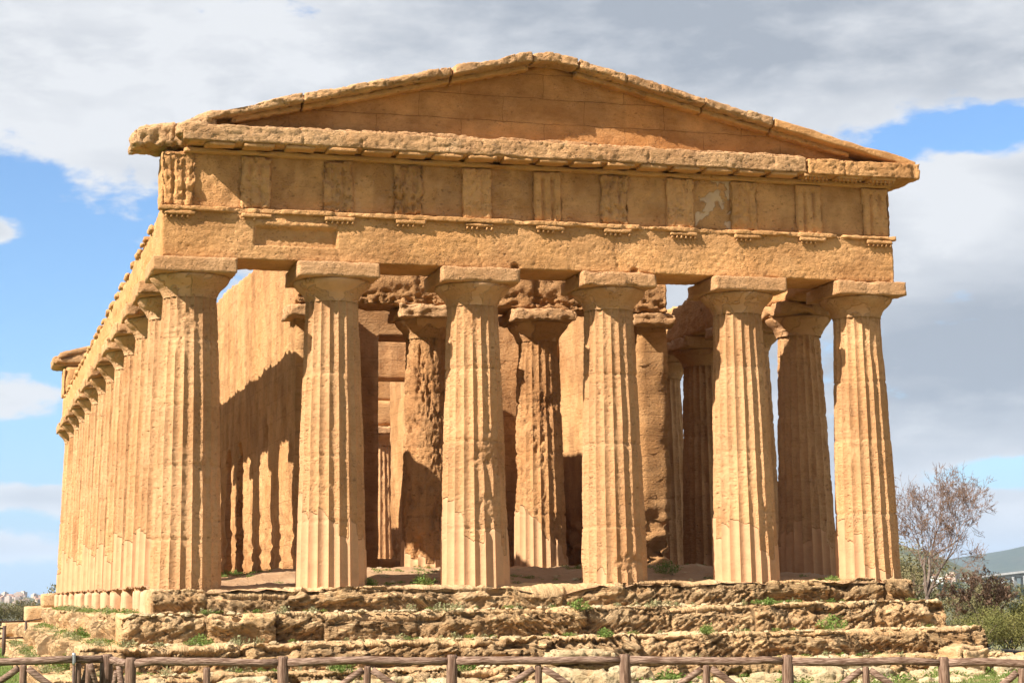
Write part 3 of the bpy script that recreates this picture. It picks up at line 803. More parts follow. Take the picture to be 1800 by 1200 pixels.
for k, (a, b, sd, sm, dyy) in enumerate(RK):
    th = 0.22
    V, F, A = blocky_beam(a, b, -1.15+dyy, 0.75, 0.0, th, zr, sd, blocks=(0.9, 1.9), amp=0.014 if sm is None else 0.010, dy=0.03, dz=0.025, rnd=0.03 if sm is None else 0.02,
                          wear=0.06 if sm is None else 0.03, smooth_from=sm, toploss=0.10 if sm is None else 0.06)
    if k == 6:
        V[:, 2] -= sstep(V[:, 0], 8.3, 8.9)*0.05
    rk = link('raking_cornice', mesh_from('raking_cornice', V, F, A), M['cornice'] if k < 6 else M['facade'], temple,
              label='smoother restored right foot of the raking cornice' if k == 6 else None)
    if k != 3:
        # bed moulding under the rake, standing out from the tympanum
        V, F, A = blocky_beam(max(a, -7.0), min(b, 7.3), -0.86, -0.45, -0.115, 0.03, zr, sd+20, blocks=(1.4, 1.9), amp=0.006, dy=0.0, dz=0.0, rnd=0.02, wear=0.01)
        link('bed_moulding', mesh_from('bed_moulding', V, F, A), M['facade'], rk)
# the lump where rake and corner meet at the left
V, F, A = rbox((-8.15, -1.15, 9.20), (-7.30, 0.72, 9.66), res=0.045, ax=(0.045, 0.08, 0.045), amp=0.07, scale=1.7, rnd=0.16, wear=0.12, pits=0.05, seed=81)
V[:, 2] -= (1-sstep(V[:, 0], -8.1, -7.5))*0.10*sstep(V[:, 2], 9.1, 9.5)
V[:, 2] += sstep(V[:, 0], -7.8, -7.3)*0.10*sstep(V[:, 2], 9.3, 9.6)
link('raking_cornice', mesh_from('raking_cornice', V, F, A), M['cornice'], temple, label='rounded worn left foot of the raking cornice')

# flank architraves, keeping only the courses up to the taenia
for sx in (-1, 1):
    x0, x1 = (-8.37, -7.03) if sx < 0 else (7.03, 8.37)
    lo, hi = np.array([x0, 0.70, 6.72]), np.array([x1, 37.15, 7.72])
    V, F = grid_box(lin(x0, x1, 0.17), lin(0.70, 37.15, 0.08), lin(6.72, 7.72, 0.07))
    V0 = V.copy(); V, h = weather(V, lo, hi, amp=0.03, scale=2.2, rnd=0.04, wear=0.07, pits=0.04, strata=0.014, seed=91+sx)
    V[:, 2] += (V0[:, 2] > 7.68)*(0.10*fbm(V0*np.array([0.4, 1, 1]), 1.1, 3, 14)+0.10*fbm(V0*np.array([0.8, 1, 1]), 3.2, 3, 15))
    for k in range(1, 12):
        V += -0.03*np.exp(-((V0[:, 1]-k*PITCH)/0.05)**2)[:, None]*np.array([np.sign(x0), 0, 0])
    fa = link('architrave', mesh_from('architrave', V, F, {'cav': h}), M['facade'], temple)
    for k in range(24):
        yy = 1.58*k+0.75+0.79
        if yy > 36.8: break
        V, F, A = rbox((x0-0.07 if sx < 0 else x1-0.10, yy-0.36, 7.62), (x0+0.10 if sx < 0 else x1+0.07, yy+0.36, 7.79), res=0.06, amp=0.03, scale=3, rnd=0.04, wear=0.10, pits=0.04, seed=120+k+30*sx)
        link('regula', mesh_from('regula', V, F, A), M['facade'], fa)

# rear front: architrave, frieze corner, cornice and pediment
V, F, A = rbox((-8.37, 37.2, 6.72), (8.37, 38.56, 7.80), res=0.15, amp=0.02, scale=2, rnd=0.04, wear=0.03, seed=131)
link('architrave', mesh_from('architrave', V, F, A), M['facade'], temple)
V, F, A = rbox((-8.33, 37.35, 7.80), (8.33, 38.50, 9.0), res=0.15, amp=0.02, scale=2, rnd=0.04, wear=0.05, seed=132)
rf = link('frieze', mesh_from('frieze', V, F, A), M['facade'], temple)
for yy in (37.55, 38.25):
    V, F, A = rbox((-8.43, yy-0.2, 7.80), (-8.31, yy+0.2, 8.9), res=0.06, amp=0.02, scale=4, rnd=0.03, wear=0.04, seed=133)
    link('triglyph', mesh_from('triglyph', V, F, A), M['facade'], rf)
V, F, A = rbox((-8.85, 37.3, 9.02), (8.9, 39.3, 9.42), res=0.10, ax=(0.12, 0.12, 0.06), amp=0.05, scale=1.5, rnd=0.08, wear=0.08, pits=0.04, seed=134)
V[:, 2] += 0.28*sstep(V[:, 0], -8.4, -7.6)*sstep(V[:, 2], 9.3, 9.4)
link('cornice', mesh_from('cornice', V, F, A), M['cornice'], temple)
gable('tympanum', 37.45, 38.5, 9.38, 8.0, 11.27, SL, M['tympanum'], 19, res=0.2)
for a, b, sd in ((-8.6, -0.02, 141), (0.02, 8.6, 142)):
    V, F, A = blocky_beam(a, b, 37.3, 39.3, 0.0, 0.28, zr, sd, res=0.10, blocks=(1.2, 2.0))
    link('raking_cornice', mesh_from('raking_cornice', V, F, A), M['cornice'], temple)

# ------------------------------------------------------------------ inner building
def wall_with_openings(name, u0, u1, v0, v1, t0, t1, axis, opens, mat, seed, res=0.10, amp=0.02, topn=0.05, low_ero=0.0):
    """upright wall in the (u, z) plane, thickness t0..t1 along the other axis; opens = [(kind, centre, half width, sill, spring)]"""
    us, vs = lin(u0, u1, res), lin(v0, v1, res)
    cu, cv = (us[:-1]+us[1:])/2, (vs[:-1]+vs[1:])/2
    CU, CV = np.meshgrid(cu, cv, indexing='ij')
    keep = np.ones(CU.shape, bool)
    def inside(U, W, op, g=0.0):
        kind, c, hw, z0, zs = op
        if kind == 'arch':
            return (W > z0) & (((np.abs(U-c) < hw+g) & (W < zs)) | (np.hypot(U-c, W-zs) < hw+g))
        return (W > z0) & (W < zs+g) & (np.abs(U-c) < hw+g)
    for op in opens: keep &= ~inside(CU, CV, op)
    U, W = np.meshgrid(us, vs, indexing='ij')
    SU, SV = U.copy(), W.copy()
    for op in opens:                      # snap the ragged grid edge to the outline of the opening
        kind, c, hw, z0, zs = op
        near = inside(U, W, op, res*1.05) & ~inside(U, W, op, -res*1.05) & (W > z0)
        if kind == 'arch':
            ab = near & (W >= zs)
            d = np.hypot(U-c, W-zs)+1e-9
            SU = np.where(ab, c+(U-c)/d*hw, SU); SV = np.where(ab, zs+(W-zs)/d*hw, SV)
            sd = near & (W < zs)
            SU = np.where(sd, c+np.sign(U-c)*hw, SU)
        else:
            sd = near & (np.abs(np.abs(U-c)-hw) < res*1.05) & (W < zs)
            SU = np.where(sd, c+np.sign(U-c)*hw, SU)
    nt = 5
    ts = np.linspace(t0, t1, nt)
    nu, nv = U.shape
    idx = lambda i, j, k: (k*nu+i)*nv+j
    Vt = np.concatenate([np.stack([SU.ravel(), np.full(nu*nv, tt), SV.ravel()], 1) for tt in ts])
    I, J = np.nonzero(keep)
    F = [np.stack([idx(I, J, 0), idx(I+1, J, 0), idx(I+1, J+1, 0), idx(I, J+1, 0)], 1),
         np.stack([idx(I, J, nt-1), idx(I, J+1, nt-1), idx(I+1, J+1, nt-1), idx(I+1, J, nt-1)], 1)]
    kp = np.pad(keep, 1)
    for di, dj, a, b in ((-1, 0, (0, 1), (0, 0)), (1, 0, (1, 0), (1, 1)), (0, -1, (0, 0), (1, 0)), (0, 1, (1, 1), (0, 1))):
        e = keep & ~kp[1+di:1+di+keep.shape[0], 1+dj:1+dj+keep.shape[1]]
        I, J = np.nonzero(e)
        for k in range(nt-1):
            F.append(np.stack([idx(I+a[0], J+a[1], k), idx(I+a[0], J+a[1], k+1), idx(I+b[0], J+b[1], k+1), idx(I+b[0], J+b[1], k)], 1))
    F = np.concatenate(F)
    used = np.unique(F); rm = -np.ones(len(Vt), int); rm[used] = np.arange(len(used))
    Vt = Vt[used]; F = rm[F]
    V = Vt.copy()
    if axis == 1: V = np.stack([Vt[:, 1], Vt[:, 0], Vt[:, 2]], 1); F = F[:, ::-1]
    P = V.copy()
    d = amp*fbm(P, 1.6, 4, seed) - 0.03*np.clip(fbm(P, 5.0, 2, seed+1)-0.12, 0, 1)*2 - 0.10*np.clip(fbm(P*np.array([2.2, 2.2, 0.6]), 1.4, 4, seed+7, 0.6)-0.16, 0, 1)*sstep(P[:, 2], 7.0, 4.5)
    tint = np.clip(fbm(P*np.array([1.6, 1.6, 0.7]), 0.8, 5, seed+8, 0.6)*1.8, -0.7, 1)
    if low_ero:
        lowm = (1-sstep(P[:, 2], 0.9, 2.2))
        d = d - low_ero*lowm*np.clip(fbm(P*np.array([1, 1, 2.2]), 2.0, 3, seed+2)+0.35, 0, 1)
    sgn = np.where(Vt[:, 1] < t0+0.01, -1, np.where(Vt[:, 1] > t1-0.01, 1, 0))
    ax = 0 if axis == 1 else 1
    V[:, ax] += sgn*d
    eu = (Vt[:, 0] < u0+0.01)*1.0 - (Vt[:, 0] > u1-0.01)*1.0
    V[:, 1-ax] += -eu*(d*1.5)
    V[:, 2] += (Vt[:, 2] > v1-0.01)*topn*fbm(P, 1.3, 3, seed+4)*2
    if axis == 1: V[:, 2] += sstep(Vt[:, 2], 7.2, v1)*(-(1-sstep(P[:, 1], 8, 19))*0.42 + sstep(Vt[:, 1]*(1 if t0 < 0 else -1), min(abs(t0), abs(t1))*(-1)-0.45, min(abs(t0), abs(t1))*(-1)-0.35)*0.45 + 1.6*(1-sstep(P[:, 1], 8.3, 10.2)))  # unseen inner and front wall top built up to cast a higher shadow
    # ragged jambs
    j = 0.05*fbm(P, 2.2, 3, seed+6)
    V[:, 1-ax] += np.where(sgn == 0, j*0.4, 0)
    return link(name, mesh_from(name, V, F, {'cav': d, 'tint': tint}), mat, temple)

ARCH = [('arch', 13.5+2.35*k, 0.62, 0.3, 3.45) for k in range(8)]
WT = 8.9
wl = wall_with_openings('cella_wall', 4.45, 32.6, 0.15, WT, -4.70, -3.90, 1, ARCH, M['wall'], 201, res=0.075, low_ero=0.09)
wr = wall_with_openings('cella_wall', 4.45, 32.6, 0.15, WT, 3.90, 4.70, 1, ARCH, M['wall'], 211, low_ero=0.30)
wc = wall_with_openings('cross_wall', -3.88, 3.88, 0.15, 9.6, 10.8, 11.9, 0, [('door', 0.0, 1.32, 0.75, 6.75)], M['cross'], 221, low_ero=0.08)
wb = wall_with_openings('cross_wall', -3.88, 3.88, 0.15, 9.0, 27.6, 28.6, 0, [('door', 0.5, 3.25, 0.5, 7.6)], M['cross'], 231)
# worn capitals of the two antae
for sx, wall, sd in ((-1, wl, 241), (1, wr, 242)):
    a, b = sorted((sx*4.92, sx*3.72))
    V, F, A = rbox((a, 4.20, 6.29), (b, 5.30, 6.61), res=0.05, amp=0.04, scale=2.5, rnd=0.05, wear=0.10, pits=0.02, strata=0.03, seed=sd)
    link('anta_capital', mesh_from('anta_capital', V, F, A), M['cornice'], wall)
# pronaos columns
for x, sd, er, fl, nt in ((-1.46, 301, 0.55, 0.7, 0.15), (1.38, 302, 0.25, 1.0, 0.10)):
    off = (x, 4.75, 0)
    c = link('column', shaft_mesh('column', 0.12, 5.90, 0.655, 0.50, m=8, dz=0.045, seed=sd, ero=er, rough=1.6, pl=(1.9, 0.35) if x > 0 else (0.8, 0.4), off=off, notch=nt, flute=fl),
             M['inner'], temple, (x, 4.75, 0), label='heavily eroded porch column with missing flutes' if x < 0 else 'porch column with a crumbling right side')
    link('echinus', echinus_mesh('echinus', 0.51, 0.76, 5.86, 6.315, seed=sd, rough=0.03, off=off), M['inner'], c)
    link('abacus', abacus_mesh('abacus', 0.82, 6.315, 6.63, seed=sd+5, wear=0.12, amp=0.03, off=off), M['cornice'], c)
# porch architrave with worn blocks, and an unseen gable added over it for its shadow
V, F, A = blocky_beam(-4.72, 4.62, 4.22, 5.30, 6.63, 8.9, flat, 251, res=0.05, pitd=0.012, blocks=(1.2, 1.9), amp=0.03, dy=0.05, dz=0.0, wear=0.08, gap=0.03)
V[:, 1] += np.where(V[:, 1] < 4.5, 0.15*np.clip(fbm(V*np.array([1.6, 0.3, 4.5]), 2.0, 4, 253, 0.65)+0.15, 0, 1)*(1-sstep(V[:, 2], 6.85, 7.1)), 0)
link('porch_architrave', mesh_from('porch_architrave', V, F, {'cav': A['cav']*1.5}), M['inner'], temple)
gb = gable('porch_shadow_gable', 4.35, 5.15, 8.92, 4.7, 10.9, 0.236, M['cross'], 260, res=0.12)

# ------------------------------------------------------------------ floor and steps
def floor_z(X, Y):
    d = np.maximum(np.abs(X)-4.4, 4.1-Y)
    z = 0.03+0.36*(1-sstep(d, 0.0, 3.6))
    z = z - 0.12*(1-sstep(Y, -0.9, 0.9))
    P = np.stack([X, Y, 0*X], 1)
    return z + 0.045*fbm(P, 0.9, 4, 33) + 0.05*np.clip(fbm(P, 2.2, 4, 34, 0.6), -0.2, 1) - 0.18*np.exp(-((X+0.1)/0.75)**2)*(1-sstep(Y, 0.2, 2.2))
def build_floor():
    xs = lin(-8.45, 8.35, 0.10); ys = np.concatenate([lin(-0.80, 8, 0.09), lin(8.3, 38.7, 0.4)])
    X, Y = np.meshgrid(xs, ys, indexing='ij')
    Z = floor_z(X.ravel(), Y.ravel())
    V = np.stack([X.ravel(), Y.ravel(), Z], 1)
    nx, ny = X.shape; i = np.arange(nx-1)[:, None]; j = np.arange(ny-1)[None]
    F = np.stack([i*ny+j, (i+1)*ny+j, (i+1)*ny+j+1, i*ny+j+1], -1).reshape(-1, 4)
    link('temple_floor', mesh_from('temple_floor', V, F), M['soil'], temple)
build_floor()

V, F, A = rbox((-4.55, 3.45, -0.05), (4.5, 4.20, 0.33), res=0.05, amp=0.045, scale=1.8, octv=5, rnd=0.08, wear=0.14, pits=0.05, strata=0.02, seed=471)
link('threshold', mesh_from('threshold', V, F, A), M['step'], temple)

def step_beam(axis, s0, s1, f0, f1, zb, zt, seed, res, out, dips=(), strength=1.0):
    """one course of the stepped base: runs along axis, front face at f0 (outward direction 'out'), tread to f1"""
    lo_f, hi_f = min(f0, f1), max(f0, f1)
    if axis == 0:
        lo, hi = np.array([s0, lo_f, zb]), np.array([s1, hi_f, zt]); ax = (res, max(res, 0.05), res)
    else:
        lo, hi = np.array([lo_f, s0, zb]), np.array([hi_f, s1, zt]); ax = (max(res, 0.05), res*1.4, res)
    V, F = grid_box(lin(lo[0], hi[0], ax[0]), lin(lo[1], hi[1], ax[1]), lin(lo[2], hi[2], ax[2]))
    V0 = V.copy()
    s = V0[:, axis]; z = V0[:, 2]; f = V0[:, 1-axis]
    rg = np.random.default_rng(seed)
    N, d2 = soft_normals(V0, lo, hi, 0.06)
    P = V0 + seed*3.1
    frontness = np.exp(-np.abs(f-f0)/0.25)
    # blocks
    edges = [s0]
    while edges[-1] < s1: edges.append(edges[-1]+rg.uniform(0.9, 2.1))
    edges = np.array(edges)
    bid = np.clip(np.searchsorted(edges, s + 0.05*fbm(P, 2.0, 2, seed+1), side='right')-1, 0, len(edges)-1)
    nb = len(edges)
    ang = np.radians(rg.choice([-38, -30, 28, 35, 32, 8, -5], nb)); rid = rg.uniform(0.4, 1.0, nb)
    push = rg.uniform(-0.10, 0.13, nb); drop = rg.uniform(0.0, 0.13, nb); und = rg.uniform(0.02, 0.20, nb); bev = rg.uniform(0.25, 1.0, nb)
    lamk = rg.choice([0.35, 0.75, 1.0, 1.0], nb); lams = rg.uniform(0.6, 1.5, nb); jd = rg.uniform(0.1, 1.0, nb); jt = rg.uniform(-0.5, 0.5)
    A = ang[bid]
    h0 = z-zb
    u = s*np.cos(A)+h0*np.sin(A); v = -s*np.sin(A)+h0*np.cos(A)
    Q = np.stack([u*1.3+bid*7.7, v*7.5, f*3.0], 1)
    rn = np.abs(fbm(Q, 1.0, 3, seed+2, 0.6)); ridge = -np.clip(1-rn/0.16, 0, 1)*1.15 + 0.5*np.clip(rn-0.16, 0, 0.6)
    lump = fbm(P, 1.7, 5, seed+3, 0.62)
    fine = fbm(P, 6.5, 3, seed+4)
    pit = sstep(fbm(P*np.array([1, 1, 1.4]), 7.5, 3, seed+5, 0.6), 0.12, 0.24)
    pit2 = sstep(fbm(P*np.array([1, 1, 1.5]), 3.2, 4, seed+6, 0.62), 0.20, 0.30)
    e1 = np.minimum(s-edges[bid], edges[np.minimum(bid+1, nb-1)]-s)
    joint = np.exp(-(np.clip(e1, 0, None)/0.035)**2)*jd[bid]
    h = strength*(0.105*rid[bid]*(0.20+0.80*lamk[bid])*np.clip(ridge, -1, 1)*frontness + 0.040*lump + 0.014*fine - 0.026*pit*frontness - 0.055*pit2*frontness) - 0.075*joint
    r = 0.06*(1+1.6*np.clip(fbm(P, 0.9, 2, seed+7)+0.3, 0, 1))
    inw = np.clip(r-d2, 0, None)**2/(2*r)*1.5
    # under-cut lower half
    hh = np.clip((z-zb-0.12)/(zt-zb-0.12), 0, 1)
    under = und[bid]*frontness*(1-sstep(hh + 0.2*fbm(P, 1.4, 2, seed+8), 0.15, 0.65))*strength
    V = V0 + N*(h-inw)[:, None]
    bite = sstep(fbm(np.stack([s*0.55, z*0.8, 0*s], 1)+seed, 1.0, 4, seed+11, 0.6), 0.18, 0.50)*strength
    V[:, 1-axis] -= out*0.34*bev[bid]*strength*sstep(hh + 0.25*fbm(P, 1.6, 3, seed+15), 0.40, 1.05)*np.exp(-np.abs(f-f0)/0.12)
    V[:, 1-axis] += out*(push[bid]*frontness - under - 0.20*bite*frontness*sstep(z, zb, zt))
    up = sstep(z, (zb+zt)/2, zt)
    V[:, 2] -= up*(drop[bid]*frontness*0.8 + 0.12*bite*frontness + 0.05*np.clip(fbm(P*np.array([1, 1, 0]), 0.8, 3, seed+12), -0.5, 1)*frontness)
    for a, b, dd in dips:
        V[:, 2] -= up*frontness*dd*sstep(s, a-0.12, a+0.12)*(1-sstep(s, b-0.12, b+0.12))
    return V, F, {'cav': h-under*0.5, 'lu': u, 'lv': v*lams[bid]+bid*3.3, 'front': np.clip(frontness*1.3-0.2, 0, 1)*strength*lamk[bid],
                  'tint': rg.uniform(-0.7, 0.5, nb)[bid]*0.8+np.clip(fbm(P, 1.1, 3, seed+14), -0.4, 0.5)}

LEV = [  # half width, front y, top z, bottom z
    (8.50, -0.93, -0.01, -0.62), (9.12, -1.38, -0.50, -1.20), (9.95, -1.95, -1.08, -1.76), (10.55, -2.55, -1.62, -2.4)]
RIGHT = [8.38, 8.95, 9.52, 9.95]
for k, (hw, yf, zt, zb) in enumerate(LEV):
    dips = ((-6.95, -5.5, 0.11), (-0.85, 0.62, 0.22), (5.6, 7.0, 0.08)) if k == 0 else ()
    ps = [step_beam(0, -hw, RIGHT[k], yf, yf+1.5, zb, zt, 400+k, 0.032, -1, dips, 1.0 if k else 0.85)]
    ps.append(step_beam(1, yf+1.52, 38.9-yf*0.6, -hw+(0.30 if k == 0 else 0), -hw+1.3, zb, zt-0.005, 420+k, 0.052, -1, (), 0.9))
    ps.append(step_beam(1, yf+1.52, 38.9-yf*0.6, RIGHT[k], RIGHT[k]-1.3, zb, zt-0.005, 440+k, 0.11, 1, (), 0.6))
    V, F, A = merge(ps)
    st = link('step', mesh_from('step', V, F, A), M['step'], temple)
    # squared repair block at the far left corner of this course
    V, F, A = rbox((-hw-0.45, 38.3-yf*0.6, zb+0.12), (-hw+0.4, 39.5-yf*0.6, zt+0.05), res=0.12, amp=0.03, scale=2, rnd=0.04, wear=0.03, seed=460+k)
    link('corner_block', mesh_from('corner_block', V, F, A), M['step'], st)
# plaster piers that carry the left flank columns down to the second course
for k in range(0, 13):
    y = k*PITCH + (0.62 if k == 0 else 0)
    pw = 0.34+0.26*((k*37) % 10)/10; V, F, A = rbox((-8.50+0.08*((k*13) % 7)/7, y-(0.30 if k == 0 else pw), -0.60), (-7.5, y+(0.62 if k == 0 else pw+0.1), -0.02), res=0.07, amp=0.012, scale=2, rnd=0.03, wear=0.04, seed=480+k)
    link('repair_pier', mesh_from('repair_pier', V, F, A), M['plaster'], temple)

# ------------------------------------------------------------------ plants
def leaf_cloud(n, centres, radii, size, seed, flat=0.8, up=0.3):
    """small leaf-sized quads scattered through a set of clumps; denser towards each clump's shell"""
    rg = np.random.default_rng(seed)
    centres = np.asarray(centres, float); radii = np.asarray(radii, float)
    w = radii**2; k = rg.choice(len(centres), n, p=w/w.sum())
    d = rg.normal(size=(n, 3)); d /= np.linalg.norm(d, axis=1, keepdims=True); d[:, 2] *= flat
    rr = rg.uniform(0.25, 1.0, n)**0.5*(1+0.25*rg.normal(size=n)*0.6)
    C = centres[k]+d*(radii[k]*rr)[:, None]
    a = rg.normal(size=(n, 3)); a /= np.linalg.norm(a, axis=1, keepdims=True)
    b = np.cross(a, rg.normal(size=(n, 3))+np.array([0, 0, up])); b /= np.linalg.norm(b, axis=1, keepdims=True)+1e-9
    s = size*rg.uniform(0.6, 1.3, n)[:, None]
    V = np.stack([C-a*s, C+b*s*0.45, C+a*s, C-b*s*0.45], 1).reshape(-1, 3)
    F = np.arange(n*4).reshape(-1, 4)
    return V, F

def crown_clumps(rx, rz, zc, n, seed, rmin=0.25, rmax=0.5):
    rg = np.random.default_rng(seed)
    c, r = [], []
    for i in range(n):
        d = rg.normal(size=3); d /= np.linalg.norm(d); d[2] = d[2]*0.8+0.15
        q = rg.uniform(0.35, 0.95)
        c.append((d[0]*rx*q, d[1]*rx*q, zc+d[2]*rz*q)); r.append(rg.uniform(rmin, rmax)*rx)
    return c, r

def leafy_tree(name, x, y, z, h, rx, mat, label, cat, group, seed, n=5000, leaf=0.07, mesh=None, trunk_h=0.3, clumps=26, yaw=0.0, scale=1.0):
    e = empty(name, (x, y, z), label, cat, group, local=True)
    if mesh is None:
        c, r = crown_clumps(rx, (h*(1-trunk_h))*0.5, h*(trunk_h+(1-trunk_h)*0.5), clumps, seed)
        V, F = leaf_cloud(n, c, r, leaf, seed)
        V[:, 2] = np.maximum(V[:, 2], 0.02)
        crown = mesh_from('crown', V, F, smooth=False); crown.materials.append(mat)
        ps = []
        rg = np.random.default_rng(seed+1)
        tr = 0.045*h
        ps.append(tube([(0, 0, -0.3), (0.03*h, 0, h*trunk_h*0.6), (0.05*h, 0.03*h, h*trunk_h*1.1)], [tr*1.3, tr, tr*0.8], 7))
        for q in range(7):
            t = np.array(c[rg.integers(len(c))])
            p0 = np.array([0.04*h, 0.01*h, h*trunk_h*rg.uniform(0.6, 1.1)]); mid = (p0+t)/2+rg.normal(size=3)*0.05*h
            ps.append(tube([p0, mid, t], [tr*0.55, tr*0.35, tr*0.12], 5))
        V, F, A = merge(ps)
        trunk = mesh_from('trunk', V, F); trunk.materials.append(M['bark'])
        mesh = (crown, trunk)
    for nm, me in zip(('crown', 'trunk'), mesh):
        o = bpy.data.objects.new(nm, me); COL.objects.link(o); o.parent = e
    e.rotation_euler.z = yaw; e.scale = (scale,)*3
    return mesh

def bare_tree(name, x, y, z, h, seed, label, spread=0.5, depth=6, leaves=2500, lsize=0.035, low=0.25):
    rg = np.random.default_rng(seed)
    limbs, twigs, tips = [], [], []
    def grow(p, d, L, r, lvl):
        n = 4
        pts = [p]; q = p.copy(); dd = d.copy()
        for i in range(n):
            dd = dd+rg.normal(size=3)*0.16+np.array([0, 0, 0.05]); dd /= np.linalg.norm(dd)
            q = q+dd*L/n; pts.append(q.copy())
        r1 = r*0.62
        (limbs if lvl < 3 else twigs).append(tube(pts, np.linspace(r, r1, n+1), 7 if lvl < 2 else (5 if lvl < 4 else 3), cap=lvl < 2))
        if lvl >= 3: tips.extend(pts[1:])
        if lvl >= depth: return
        k = (rg.integers(2, 4) if lvl < 3 else 3) if lvl > 0 else 4
        for i in range(k):
            a = rg.normal(size=3); a -= dd*np.dot(a, dd); a /= np.linalg.norm(a)
            ang = rg.uniform(0.3, 0.8) if lvl > 0 else rg.uniform(0.15, 0.5)
            nd = dd*math.cos(ang)+a*math.sin(ang); nd[2] += 0.12 if lvl < 2 else 0.03; nd /= np.linalg.norm(nd)
            st = pts[-1] if i < 2 or lvl == 0 else pts[rg.integers(1, n)]
            grow(np.array(st), nd, L*rg.uniform(0.62, 0.88), max(r1*rg.uniform(0.55, 0.85), 0.0065), lvl+1)
    grow(np.array([0, 0, -0.2]), np.array([0.1, 0, 1.0]), h*low, 0.017*h, 0)
    e = empty(name, (x, y, z), label, 'tree', None, local=True)
    for nm, ps, mat in (('trunk', limbs, M['bark']), ('twigs', twigs, M['twig'])):
        V, F, A = merge(ps)
        me = mesh_from(nm, V, F); me.materials.append(mat)
        o = bpy.data.objects.new(nm, me); COL.objects.link(o); o.parent = e
    e.scale = (0.88, 0.88, 1.0)
    tips = np.array(tips)
    k = rg.integers(0, len(tips), leaves)
    V, F = leaf_cloud(leaves, tips[k], np.full(leaves, 0.06), lsize, seed+5)
    me = mesh_from('dry_leaves', V, F, smooth=False); me.materials.append(M['brown'])
    o = bpy.data.objects.new('dry_leaves', me); COL.objects.link(o); o.parent = e

def tz(x, y): return float(terrain_z([x], [y])[0])
bare_tree('bare_tree', 18.9, 18.4, tz(18.9, 18.4), 8.9, 21, 'tall bare almond tree with fine twigs rising behind the right end of the temple', leaves=7500, lsize=0.03, low=0.22, depth=7)
bare_tree('bare_tree', 22.2, 20.6, tz(22.2, 20.6), 4.3, 33, 'lower bare tree with brown dry leaves spreading right of the tall bare one', leaves=6500, lsize=0.045, low=0.20)

mo = leafy_tree('olive_tree', 24.3, 30.6, tz(24.3, 30.6), 4.0, 2.3, M['olive'], 'olive tree half hidden behind the trunk of the tall bare tree', 'tree', 'olive trees right of the temple', 51, n=9000)
OL = [(29.8, 33.9, 0.48, 1.2, 'olive tree in the middle of the row behind the two bare trees'),
      (27.2, 28.9, 0.78, 2.9, 'small olive tree just beyond the lowest right step corner'),
      (34.5, 41.0, 0.5, 4.0, 'olive tree at the back of the group below the viaduct'),
      (22.6, 26.5, 0.80, 5.0, 'low olive tree tucked against the right edge of the temple base'),
      (31.8, 30.6, 0.40, 0.4, 'olive tree at the right of the group near the picture edge')]
for x, y, sc, yw, lb in OL:
    leafy_tree('olive_tree', x, y, tz(x, y)-0.15, 0, 0, None, lb, 'tree', 'olive trees right of the temple', 0, mesh=mo, yaw=yw, scale=sc)
mb = leafy_tree('shrub', 24.2, 19.2, tz(24.2, 19.2)-0.2, 2.0, 1.5, M['bush'], 'yellowish green shrub at the far right beside the dark railing', 'shrub', 'shrubs right of the temple', 61, n=6000, leaf=0.055, trunk_h=0.08)
for x, y, sc, yw, lb in [(21.4, 16.6, 0.72, 1.0, 'low yellowish shrub behind the right end of the lowest step'), (26.5, 22.6, 1.05, 2.2, 'broad yellowish shrub behind the one next to the dark railing'),
                         (19.6, 15.2, 0.62, 3.3, 'small shrub growing close behind the right corner of the steps')]:
    leafy_tree('shrub', x, y, tz(x, y)-0.1, 0, 0, None, lb, 'shrub', 'shrubs right of the temple', 0, mesh=mb, yaw=yw, scale=sc)
# trees further away
md = leafy_tree('dark_tree', 140, 215, tz(140, 215), 6.5, 4.0, M['darktree'], 'dark green tree in the distant valley', 'tree', 'dark trees in the distance', 71, n=3500, leaf=0.28, trunk_h=0.12)
rg = np.random.default_rng(5)
cnt = 0
while cnt < 64:
    az = rg.uniform(27.5, 37) if cnt % 8 else rg.uniform(-6, 3); r = rg.uniform(520, 1350) if cnt % 8 else rg.uniform(180, 420)
    x, y = -12.1+math.sin(rad(az))*r, -38.6+math.cos(rad(az))*r
    leafy_tree('dark_tree', x, y, tz(x, y)-0.3, 0, 0, None, 'dark green tree in the distant valley', 'tree', 'dark trees in the distance', 0, mesh=md, yaw=rg.uniform(0, 6), scale=rg.uniform(0.6, 1.5))
    cnt += 1
ml = leafy_tree('olive_tree', -3.2, 112.0, tz(-3.2, 112)-0.2, 3.6, 2.6, M['olive'], 'large olive tree behind the far left corner of the temple steps', 'tree', 'olive trees left of the temple', 81, n=5000, leaf=0.11, trunk_h=0.15)
for x, y, sc, yw, lb in [(-6.6, 121, 0.72, 1, 'middle olive tree behind the left railing'), (-8.8, 118, 0.62, 2, 'small olive tree at the left picture edge behind the railing'),
                         (-1.0, 150, 1.05, 3, 'farthest olive tree between the railing and the hilltop town')]:
    leafy_tree('olive_tree', x, y, tz(x, y)-0.2, 0, 0, None, lb, 'tree', 'olive trees left of the temple', 0, mesh=ml, yaw=yw, scale=sc)

